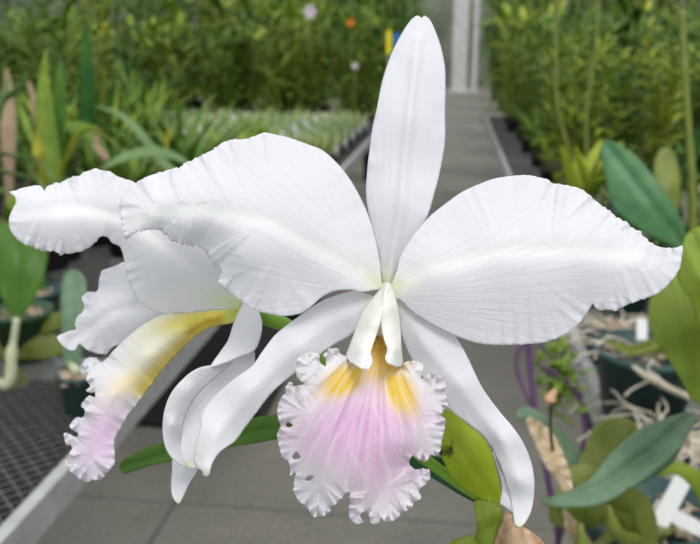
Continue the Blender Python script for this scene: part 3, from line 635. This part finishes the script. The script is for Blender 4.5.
for r_, y in enumerate((4.15, 4.5, 4.85, 5.2, 5.55)):
    for c_ in range(4):
        x = XL-.32-c_*.56
        if px_of((x, y, BZ))[0] < 150: continue
        lab, g = 'black tray of pale green seedlings and white tags on the left bench', 'seedling trays on the left bench'
        if first: te.location = (x, y, BZ+.0005); tag(te, lab, 'seedling tray', g); first = False
        else: dup(te, (x, y, BZ+.0005), 0, 1, lab, 'seedling tray', g)
# back rows left: tall shrubs on the bench end and on the floor beyond
for y, z, sc in ((6.05, BZ+.0005, 1.05), (6.75, BZ+.0005, 1.3)):
    x = XL-.25
    while x > XL-3.2:
        if px_of((x, y, 1))[0] > -170: place('bush', x+random.uniform(-.05, .05), y, 'L', sc*random.uniform(.85, 1.05), z)
        x -= .48
for y in (8.2,):
    x = XL-.3
    while x > -4.2:
        if px_of((x, y, 1))[0] > -170: place('bush', x, y+random.uniform(-.1, .1), 'L', (1.5, 1.2, random.uniform(2.6, 2.9)), 0)
        x -= .72
for y in (3.2, 3.8, 4.4, 5.0, 5.6):
    x = XL-1.9
    while x > XL-3.2:
        if px_of((x, y, 1))[0] > -170 and px_of((x, y, 1))[0] < 150 : place('bush', x, y+.13, 'L', random.uniform(.75, .95), BZ+.0005)
        x -= .5
# right bench
y = 1.85; row = 0
while y < 7.0:
    x = XR+.16+(.1 if row % 2 else 0)
    while x < XR+2.0:
        px = px_of((x, y, BZ+.2))[0]
        if px < 780:
            kd = random.choice(('strap', 'catt', 'catt')) if y < 2.9 else random.choice(('strap', 'cane', 'bush', 'cane') if y < 5 else ('bush', 'bush', 'cane'))
            sc = random.uniform(.7, .9) if y < 2.9 else random.uniform(.75, 1.0)*(1.05 if y > 5 else .8)
            place(kd, x+random.uniform(-.02, .02), y+random.uniform(-.02, .02), 'R', sc)
        x += .28
    y += .29; row += 1
for y in (8.2,):
    x = XR+.5
    while x < 3.4:
        if px_of((x, y, 1))[0] < 780: place('bush', x, y, 'R', (1.5, 1.2, random.uniform(2.5, 2.8)), 0)
        x += .72
# shrubs lining the aisle where it runs on beyond the benches
for y in (10, 12, 14.5, 17.5, 21):
    for k in range(3):
        place('bush', XL-.62-k*1.15, y, 'E', (1.7, 1.7, random.uniform(2.5, 3.0)+y*.03), .0005)
        if k < 2: place('bush', XR+.72+k*1.15, y, 'E', (1.7, 1.7, random.uniform(2.4, 2.9)+y*.03), .0005)
# far small blossoms
def blossom(px, py, d, r, mat, lab):
    c = at(px, py, d); zf = BZ-.003 if c.x < XL else 0; o = empty('blossom_spike', (c.x, c.y, zf), lab, 'flower')
    mb = MB()
    for k in range(6):
        a = k*math.pi/3; dv = Vector((math.cos(a), -.25, math.sin(a))); pts = [c+dv*(r*t) for t in (0, .35, .7, 1)]
        mb.leaf(pts, [r*.3, r*.7, r*.75, r*.2], Vector((-math.sin(a), 0, math.cos(a))), .2, 1)
    mb.build('petals', mat, o); MB().tube([(c.x, c.y+.004, zf), (c.x, c.y+.004, c.z)], .003, 6).build('stem', G_olive, o)
blossom(351, 23, 5.3, .028, M_org, 'small orange blossom at the top left of the upright sepal')
blossom(355, 66, 4.6, .02, M_whitef, 'pale pink blossom low in the green mass left of the upright sepal')
blossom(310, 12, 5.6, .05, M_whitef, 'large pale pink blossom at the top edge of the view')
blossom(3, 237, 1.7, .016, M_yf, 'small yellow blossom at the left edge behind the profile bloom')
# ================================================================== notable mid-ground plants
def fsheet(name, outline, ctrl, mat, parent, d0, **k):
    """traced leaf standing at its own distance d0; depth offsets in millimetres"""
    k.setdefault('ruf', (0, 8, 30)); k.setdefault('fine', (0, 5, 5)); k.setdefault('thick', .0018); k.setdefault('step', 3)
    return sheet(name, outline, ctrl, mat, parent, px=.001, d0=d0, **k)
M_tan = plain('tan_leaf', (.32, .22, .14), (.50, .36, .25), .7, 30, trans=.2)
def potted(name, px, py, d, r, h, potmat, lab, cat='orchid', z=BZ):
    c = onz(px, py, z) if d is None else at(px, py, d); c.z = z+.0005
    o = empty(name, c, lab, cat)
    m = MB(); m.v = [v+c for v in pot_mb(r, h).v]; m.f = pot_mb(r, h).f; m.build('pot', potmat, o)
    b = bark_mb(r*.85, h*.88, 60); b.v = [v+c for v in b.v]; b.build('bark', M_bark, o, smooth=False)
    return o, c
# left: broad bright leaf on a pale stem
o, c = potted('potted_orchid', -30, 410, 1.45, .06, .10, M_pot, 'orchid with one broad bright green leaf at the left edge above the mesh')
fsheet('leaf', [(-8,228),(5,222),(20,222),(35,228),(46,240),(48,256),(44,275),(36,295),(26,312),(18,322),(12,318),(2,300),(-6,275),(-10,250)], [(17,320,0),(0,240,10),(45,245,10),(20,230,30),(20,270,-8),(-8,270,8),(46,260,8)], G_mid, o, 1.38, mid=[(17,320),(20,230)], groove=4, gw=4)
MB().tube(smoothpts([at(17, 318, 1.38), at(12, 350, 1.39), at(5, 385, 1.40), c+Vector((0, 0, .08))], 5), [.006]*5+[.010]*6+[.007]*5, 10).build('pseudobulb', M_bulb, o)
o, c = potted('potted_orchid', 80, 396, 1.36, .036, .07, M_pot, 'small orchid with one blunt blue-green leaf in a dark teal pot beside the mesh')
fsheet('leaf', [(64,366),(62,350),(61,320),(61,290),(64,275),(72,270),(80,272),(86,282),(86,305),(83,335),(80,360),(74,368)], [(70,368,0),(62,300,4),(86,300,4),(73,272,18),(73,320,-6)], G_blue, o, 1.38, mid=[(70,366),(74,275)], groove=3, gw=3)
MB().tube([at(70, 364, 1.38), c+Vector((0, 0, .07))], [.006, .009], 10).build('pseudobulb', M_bulb, o)
o, c = potted('potted_orchid', 30, 395, 1.62, .06, .10, M_potg, 'low orchid with olive leaves lying sideways and one yellowed leaf, behind the mesh')
fsheet('leaf', [(-15,332),(10,326),(40,328),(62,338),(66,350),(50,358),(20,360),(-15,356)], [(-15,345,0),(30,345,-10),(66,348,10),(30,327,12),(30,359,-4)], G_olive, o, 1.55)
fsheet('leaf', [(2,376),(8,370),(18,371),(28,379),(26,386),(12,388),(3,384)], [(2,380,0),(15,378,-8),(28,384,5)], G_yel, o, 1.55, label='yellowed leaf')
fsheet('leaf', [(45,318),(60,312),(70,320),(58,330),(40,334)], [(45,320,0),(60,312,4),(58,330,0),(50,325,-6)], G_olive, o, 1.56)
MB().tube([at(10, 352, 1.56), c+Vector((0, 0, .08))], [.006, .009], 8).build('pseudobulb', M_bulb, o)
o, c = potted('potted_orchid', 40, 372, 1.75, .06, .10, M_pot, 'orchid wrapped in shredded tan sheaths behind the blunt blue-green leaf')
mb = MB()
for i in range(9):
    a = at(30+random.uniform(0, 20), 330+random.uniform(0, 10), 1.72); b = at(28+random.uniform(0, 22), 285+random.uniform(0, 15), 1.72+random.uniform(-.02, .02))
    mb.leaf(smoothpts([a, (a+b)/2+Vector((random.uniform(-.01, .01), 0, 0)), b], 3), leafw(6, .012), RT, .3, 1)
mb.build('sheath', M_dry, o)
MB().tube([at(40, 300, 1.73), c+Vector((0, 0, .08))], [.010, .010], 8).build('pseudobulb', M_bulb, o)
fsheet('leaf', [(38,300),(24,275),(20,255),(30,250),(42,270),(46,298)], [(40,300,0),(25,255,10),(40,270,0),(30,275,-5)], G_mid, o, 1.73)
# arching pale straps above the profile bloom
def strap_plant(px, py, d, leaves, mat, lab):
    o, c = potted('potted_orchid', px, py, d, .065, .11, M_potb, lab)
    for pts, w in leaves:
        P = smoothpts([c+Vector((random.uniform(-.02, .02), random.uniform(-.02, .02), .09))]+[at(a, b, dd) for a, b, dd in pts], 6); n = len(P)-1
        side = []
        for i in range(len(P)):
            t = (P[min(i+1, n)]-P[max(i-1, 0)]).normalized(); s_ = t.cross(Vector((0, 0, 1))); s_ = s_.normalized() if s_.length > .15 else Vector((0, 1, 0))
            side.append((s_*.75+Vector((0, -.2, .5))*.8))
        MB().leaf(P, leafw(n, w), side, .3, 2).build('leaf', mat, o)
    return o
G_strap = leaf_mat('pale_strap_leaf', (.20, .33, .12), (.12, .23, .07), trans=.3, scale=10, vary=0, rough=.35)
strap_plant(225, 225, 2.1, [([(205,190,2.05),(188,166,2.0),(160,154,1.95),(130,156,1.9),(100,170,1.85)], .045), ([(190,190,2.1),(160,160,2.1),(140,134,2.1),(118,114,2.1),(94,106,2.1)], .028)], G_strap, 'orchid with long pale straps arching left behind the profile bloom')
strap_plant(-20, 250, 1.9, [([(-5,165,1.85),(18,158,1.85),(40,164,1.85),(60,186,1.85)], .026), ([(-10,182,1.7),(15,176,1.7),(38,182,1.7),(55,204,1.7)], .026), ([(0,120,1.9),(20,90,1.9),(30,70,1.9)], .04), ([(-5,150,1.9),(5,100,1.9),(8,75,1.9)], .035)], G_strap, 'orchid with grey-green straps curving down at the left edge of the view')
strap_plant(60, 225, 2.3, [([(50,150,2.3),(45,100,2.3),(46,50,2.3)], .06), ([(65,160,2.3),(90,130,2.3),(120,150,2.3),(140,175,2.3)], .035), ([(60,160,2.3),(62,110,2.3),(60,60,2.35)], .045)], G_far3, 'orchid with two tall upright blades above the profile bloom petal')
strap_plant(95, 232, 2.5, [([(90,150,2.5),(88,80,2.5),(86,20,2.5)], .06), ([(100,160,2.5),(112,110,2.5),(118,70,2.5)], .04), ([(100,170,2.4),(85,132,2.4),(50,126,2.4)], .07)], G_far2, 'orchid with one very tall dark blade left of the near bloom')
strap_plant(45, 215, 2.2, [([(40,165,2.15),(38,140,2.15),(44,112,2.15)], .030), ([(60,175,2.2),(70,155,2.2),(78,132,2.2)], .040), ([(150,190,2.3),(166,150,2.3),(170,125,2.3)], .034)], G_yel, 'orchid with short upright yellowing leaves between the grey-green straps')
strap_plant(10, 205, 2.35, [([(10,150,2.35),(9,110,2.35),(7,68,2.35)], .055), ([(40,150,2.35),(36,110,2.35),(28,80,2.35)], .03), ([(100,170,2.3),(97,145,2.3),(96,125,2.3)], .022)], M_tan, 'orchid with dried pinkish tan upright leaves at the upper left edge')
G_broad = leaf_mat('broad_green_leaf', (.10, .26, .10), (.05, .16, .06), vary=0, scale=30, trans=.2)
# right: two broad crossing leaves behind the petal (blurred)
o, c = potted('potted_orchid', 690, 330, 1.5, .07, .12, M_potb, 'orchid with two broad crossing green leaves behind the right petal')
fsheet('leaf', [(604,140),(620,145),(640,160),(660,185),(676,210),(686,232),(686,250),(672,246),(650,236),(628,222),(612,205),(606,180),(601,155)], [(604,142,20),(640,165,5),(680,245,-5),(612,205,5),(645,205,-12)], G_broad, o, 1.3, mid=[(604,142),(684,246)], groove=4, gw=4, label='broad deep green leaf')
fsheet('leaf', [(654,165),(660,150),(668,148),(676,158),(680,180),(680,205),(672,222),(662,210),(656,190)], [(666,150,10),(655,185,0),(680,190,0),(670,220,0),(667,190,-6)], G_olive, o, 1.42, label='yellow-green leaf')
MB().tube(smoothpts([at(684, 244, 1.3), at(692, 290, 1.4), c+Vector((0, 0, .1))], 5), [.007]*11, 8).build('pseudobulb', G_olive, o)
MB().tube(smoothpts([c+Vector((0, 0, .1)), at(693, 220, 1.46), at(690, 150, 1.46), at(684, 60, 1.46), at(682, 10, 1.46)], 5), [.0075]*11+[.006]*10, 8).build('cane', G_olive, o)
# thin vertical stem plants behind right petal
o, c = potted('potted_orchid', 590, 200, 2.6, .065, .11, M_potb, 'tall orchid with two thin upright stems above the right petal')
for a, b in ((586, 596), (560, 556)):
    MB().tube(smoothpts([c+Vector((0, 0, .1)), at(a, 120, 2.6), at(b, 50, 2.6), at(b+2, -20, 2.6)], 5), [.0055]*16, 8).build('cane', G_olive, o)
# ---- right foreground plant
o, c = potted('potted_orchid', 640, 560, .92, .075, .10, M_pot, 'orchid with glossy blue-green and olive leaves at the lower right, on the bench edge')
R1 = .66
fsheet('leaf', [(540,500),(562,494),(580,487),(595,474),(607,458),(625,440),(640,428),(665,418),(687,412),(695,412),(694,423),(688,435),(682,446),(660,464),(632,486),(607,501),(587,506),(562,506),(547,504)], [(541,501,-25),(590,482,-10),(640,430,10),(694,413,20),(683,445,-10),(610,500,-20),(640,455,8)], G_blue, o, R1, mid=[(541,502),(600,488),(650,452),(692,414)], groove=5, gw=5, label='blue-green leaf with a pointed tip',
       more=[([(683,444),(677,458),(668,467),(655,476),(642,484),(630,488),(640,480),(662,462)], [(683,445,-9),(632,487,-17),(660,474,4),(675,460,4)], {'mid': None, 'groove': 0})])
fsheet('leaf', [(578,463),(585,448),(592,431),(600,422),(608,418),(620,416.5),(632,421),(640,430),(650,450),(640,480),(605,500),(585,485)], [(578,463,30),(608,418,40),(640,430,45),(610,460,25),(600,495,10),(645,470,30)], G_olive, o, R1+.04, mid=[(640,428),(600,490)], groove=4, gw=4)
fsheet('leaf', [(568,468),(578,464),(590,464),(600,470),(598,485),(585,492),(574,486)], [(568,468,25),(600,470,20),(585,490,5),(585,474,10)], G_olive, o, R1+.03)
fsheet('leaf', [(600,504),(615,498),(632,488),(642,492),(650,501),(656,516),(658,535),(658,560),(622,560),(620,540),(616,522),(606,510)], [(602,505,0),(640,490,20),(657,520,35),(640,560,50),(618,530,35),(635,525,25)], G_olive, o, R1+.03, mid=[(602,504),(630,515),(640,560)], groove=4, gw=4)
fsheet('leaf', [(580,508),(606,504),(608,512),(600,524),(592,530),(583,520)], [(580,508,10),(606,506,10),(592,530,20),(595,515,6)], G_olive, o, R1+.02)
fsheet('leaf', [(566,508),(580,506),(586,514),(582,526),(572,524),(566,516)], [(566,508,10),(586,514,10),(575,525,20),(576,514,6)], G_bright, o, R1+.02)
fsheet('leaf', [(516,413),(519,409),(526,407),(537,410),(550,420),(565,434),(578,447),(592,470),(580,475),(566,462),(552,447),(540,432),(528,420),(518,418)], [(516,412,40),(540,412,50),(578,447,45),(592,472,30),(552,445,35),(530,420,38)], G_blue, o, R1+.05, mid=[(517,413),(550,428),(590,472)], groove=3, gw=3)
fsheet('leaf', [(655,474),(662,466),(672,461),(682,462),(692,467),(706,478),(712,500),(704,510),(697,495),(688,482),(676,474),(664,476)], [(655,474,0),(675,462,15),(705,480,25),(705,508,25),(680,474,10)], G_bright, o, R1+.06)
fsheet('sheath', [(526,421,.4),(531,417,.4),(540,422,.4),(550,430,.5),(557,440,.4),(565,458,.4),(571,476,.4),(572.5,488,.4),(566,492),(561,490),(557,480),(545,466,.4),(536,446,.4)], [(528,419,0),(556,440,0),(572,485,-15),(558,482,-10),(536,445,0),(550,455,-12)], M_dry, o, R1-.03, seed=97, ruf=(3, 5, 12), fine=(1, 3, 6), thick=.0006, step=2, label='dry tan flower sheath')
P_ = [at(556, 470, R1-.025), at(551, 437, R1-.045), at(550.5, 420, R1-.045), at(551.5, 402, R1-.045)]
MB().tube(smoothpts(P_, 4), .0013, 8).build('dried_stalk', M_stalk, o)
MB().tube(smoothpts([at(550, 404, R1-.045), at(550, 399, R1-.045), at(553, 394, R1-.045), at(555.5, 388, R1-.045)], 4), [.0012, .003, .0042, .005, .0048, .0042, .0038, .0034, .003, .0024, .0018, .001, .0004], 8).build('bract', M_bract, o)
for a, b, w in (((560, 490), (568, 545), 8), ((580, 524), (600, 575), 12), ((608, 506), (640, 560), 8)):
    P = smoothpts([at(*a, R1), at((a[0]+b[0])/2, (a[1]+b[1])/2+5, R1+.03), c+Vector((random.uniform(-.03, .03), random.uniform(-.03, .03), .08))], 4)
    MB().tube(P, [.003]*2+[.006]*(len(P)-2), 10).build('pseudobulb', G_olive, o)
fsheet('sheath', [(562,510),(568,512),(580,525),(590,540),(600,560),(580,560),(572,540),(564,525)], [(562,510,0),(580,525,0),(600,560,20),(570,535,0)], M_dry, o, R1+.01, seed=98, label='dry tan flower sheath')
# big leaf at the right edge
o, c = potted('potted_orchid', 800, 640, .95, .07, .11, M_potg, 'orchid with huge bright green leaves cropped by the right edge')
fsheet('leaf', [(650,300),(660,288),(676,272),(700,262),(720,275),(735,320),(740,380),(735,430),(715,425),(700,405),(692,399),(681,379),(666,356),(653,336),(649,318)], [(650,305,10),(690,268,20),(735,330,30),(700,404,0),(668,357,0),(735,430,30),(690,330,-10)], G_bright, o, .62, mid=[(672,270),(690,330),(725,430)], groove=4, gw=5)
fsheet('leaf', [(677,262),(684,241),(690,231),(700,226),(715,222),(735,240),(745,300),(745,360),(715,350),(700,325),(690,300),(679,280)], [(678,270,5),(700,226,10),(740,280,25),(700,325,5),(715,350,5),(705,275,-10)], G_bright, o, .56, mid=[(690,232),(715,290),(735,355)], groove=4, gw=5)
for a in ((735, 425, .62), (740, 355, .56)):
    P = smoothpts([at(*a), at(a[0]+35, 500, .72), c+Vector((0, 0, .09))], 5); MB().tube(P, [.005]*3+[.009]*(len(P)-3), 10).build('pseudobulb', G_olive, o)
# teal pots with roots beyond
def rooty(px, py, d, r, h, lab, n, spread, mat=M_pot):
    o, c = potted('potted_orchid', px, py, d, r, h, mat, lab)
    for i in range(n):
        az = random.uniform(0, 6.28); p = c+Vector((math.cos(az)*r*.4, math.sin(az)*r*.4, h*.92)); P = [p]; el = .5
        for k in range(7):
            az += random.uniform(-.7, .7); el = max(-1.2, el-random.uniform(0, .35)); q = P[-1]+Vector((math.cos(az)*math.cos(el), math.sin(az)*math.cos(el), math.sin(el)))*spread*.16
            q.z = max(q.z, BZ+.006); P.append(q)
        P = smoothpts(P, 3); MB().tube(P, [.0016]*(len(P)-2)+[.002, .001], 7).build('root', M_root, o)
    return o, c
for px, py, r, h, n, lab in ((645, 376, .085, .125, 9, 'teal pot of pale tangled roots with a curved green leaf, left of the huge leaves'), (612, 338, .05, .08, 16, 'small teal pot spilling pale roots under the right petal'), (668, 452, .07, .05, 30, 'low teal pot heaped with bark and roots behind the blue-green leaf'), (630, 398, .035, .03, 18, 'heap of tan roots in a tiny pot in front of the large teal pot'),
                             (690, 520, .06, .05, 22, 'teal pot of shredded roots in the bottom right corner')):
    p = onz(px, py, BZ+h*.6); d = (p-CAM).dot(FW); o, c = rooty(px, py, d, r, h, lab, int(n*1.5), .11)
    c = Vector((c.x, c.y, c.z))
    if r > .07:
        MB().leaf(smoothpts([c+Vector((.0, 0, .09)), c+Vector((.03, 0, .14)), c+Vector((-.03, -.03, .13)), c+Vector((-.08, -.04, .15))], 5), leafw(15, .02), Vector((0, .3, 1)), .4, 2).build('leaf', G_olive, o)
        b = at(632, 366, d-.1); MB().tube(smoothpts([at(690, 398, d-.05), at(665, 386, d-.08), at(645, 375, d-.1), b], 4), [.006]*9+[.005, .004, .003, .002], 8).build('root', M_root, o, label='long thick white root')
# plant tags
def ptag(px, py, d, ang, lw, lh, lab, g=None):
    c = at(px, py, d); u = (RT*math.cos(ang)+UP*math.sin(ang)); v = FW.cross(u); n = FW
    vs = [c+u*(a*lh)+v*(b*lw)+n*(e*.0006) for e in (-1, 1) for a, b in ((-1, -1), (.8, -1), (1, 0), (.8, 1), (-1, 1))]
    fs = [(0,1,2,3,4), (9,8,7,6,5)]+[(i, i+5, (i+1) % 5+5, (i+1) % 5) for i in range(5)]
    o = mk('plant_tag', vs, fs, M_tag, None, org=c, smooth=False); tag(o, lab, 'plant tag', g)
ptag(642, 329, 1.3, math.pi/2, .0085, .018, 'white plant tag upright in the pot under the tip of the right petal')
ptag(672, 500, .84, math.radians(62), .0095, .030, 'white plant tag leaning diagonally at the lower right')
ptag(686, 522, .85, math.radians(-28), .0075, .038, 'white plant tag crossing the leaning one at the lower right')
# purple-stemmed plant standing on the floor beside the right bench
pb = Vector((XR-.10, 1.33, 0)); o = empty('purple_stemmed_plant', pb, 'plant with purple stems and small green leaves beside the right bench rail', 'plant')
m = pot_mb(.08, .14); m.v = [v+pb for v in m.v]; m.build('pot', M_potb, o)
def pd(px, py, d=1.22): return at(px, py, d)
P = smoothpts([pb+Vector((0, 0, .12)), pd(556, 560, 1.3), pd(548, 480), pd(536, 415), pd(531, 370), pd(528, 330)], 6); MB().tube(P, .0050, 8).build('stem', M_purple, o)
P = smoothpts([pd(536, 415), pd(520, 380), pd(517, 355), pd(532, 338), pd(545, 350)], 6); MB().tube(P, .003, 8).build('stem', M_purple, o)
P = smoothpts([pb+Vector((0, 0, .12)), pd(575, 480, 1.3), pd(584, 420, 1.26), pd(570, 385, 1.24), pd(540, 365)], 6); MB().tube(P, .0035, 8).build('stem', M_purple, o)
mb = MB()
for i in range(130):
    a2 = random.uniform(0, 6.28); p = pd(558+random.gauss(0, 9), 378+random.gauss(0, 22), 1.26+random.gauss(0, .03))
    mb.leaf(blade_pts(p, a2, random.uniform(.012, .028), random.uniform(-.3, 1.2), 1, 3), leafw(3, .012), Vector((-math.sin(a2), math.cos(a2), 0)), .2, 1)
mb.build('foliage', G_far3, o)
# black boxes added to stand in for the shade under the left bench
def shade_box(x, y, w, l, h, z, lab):
    e = empty('shade_box', (x, y, z), lab, 'shade_box'); mb = MB().box((x-w, y-l, z), (x+w, y+l, z+.01))
    for a, b in (((-w, -l), (-w+.008, l)), ((w-.008, -l), (w, l)), ((-w, -l), (w, -l+.008)), ((-w, l-.008), (w, l))): mb.box((x+a[0], y+a[1], z), (x+b[0], y+b[1], z+h))
    mb.build('shade_box_body', M_potb, e, smooth=False)
q = onz(224, 396, 0); shade_box(q.x-.03, q.y, .24, .3, .44, .001, 'black box added for the shade under the left bench, seen under the profile bloom')
q = onz(262, 372, 0); shade_box(q.x-.02, q.y+.35, .17, .28, .40, .001, 'second black box added for the shade under the left bench, farther up the aisle')
# clear any bench plant whose pot would stand in the place of another pot
bpy.context.view_layer.update()
roots = [o for o in C.objects if o.parent is None and o.type == 'EMPTY' and o.name.startswith(('potted_', 'seedling', 'purple', 'orchid_plant'))]
def prad(o):
    if o.name.startswith('seedling'): return .24
    return .075*max(o.scale[0], o.scale[1])
hand = [o for o in roots if 'group' not in o]; grid = [o for o in roots if 'group' in o]; keep = list(hand)
for o in sorted(grid, key=lambda q: not q.name.startswith('seedling')):
    if any(abs(o.location.z-k.location.z) < .05 and (o.location.xy-k.location.xy).length < prad(o)+prad(k) for k in keep) and not o.name.startswith('seedling'):
        for c in list(o.children): bpy.data.objects.remove(c)
        bpy.data.objects.remove(o)
    else: keep.append(o)
# ================================================================== light
w = bpy.data.worlds.new('world'); S.world = w; w.use_nodes = True; nt = w.node_tree; nt.nodes.clear()
ou = N(nt, 'ShaderNodeOutputWorld'); bg = N(nt, 'ShaderNodeBackground'); L(nt, bg.outputs[0], ou.inputs[0])
tc = N(nt, 'ShaderNodeTexCoord').outputs['Generated']; sx = N(nt, 'ShaderNodeSeparateXYZ'); L(nt, tc, sx.inputs[0])
col = ramp(nt, sx.outputs[2], [(0, (.55, .60, .55)), (.35, (.86, .90, .95)), (1, (1, 1, 1))]); L(nt, col, bg.inputs[0]); bg.inputs[1].default_value = 1.0
sd = bpy.data.lights.new('sun', 'SUN'); sd.energy = 1.25; sd.angle = math.radians(25); sd.color = (1, .97, .92)
so = bpy.data.objects.new('sun', sd); C.objects.link(so); so.rotation_euler = Vector((-.35, .55, -1.0)).to_track_quat('-Z', 'Y').to_euler()
vs = S.view_settings; vs.view_transform = 'Standard'; vs.look = 'None'; vs.gamma = 1; vs.use_curve_mapping = False; vs.exposure = .29
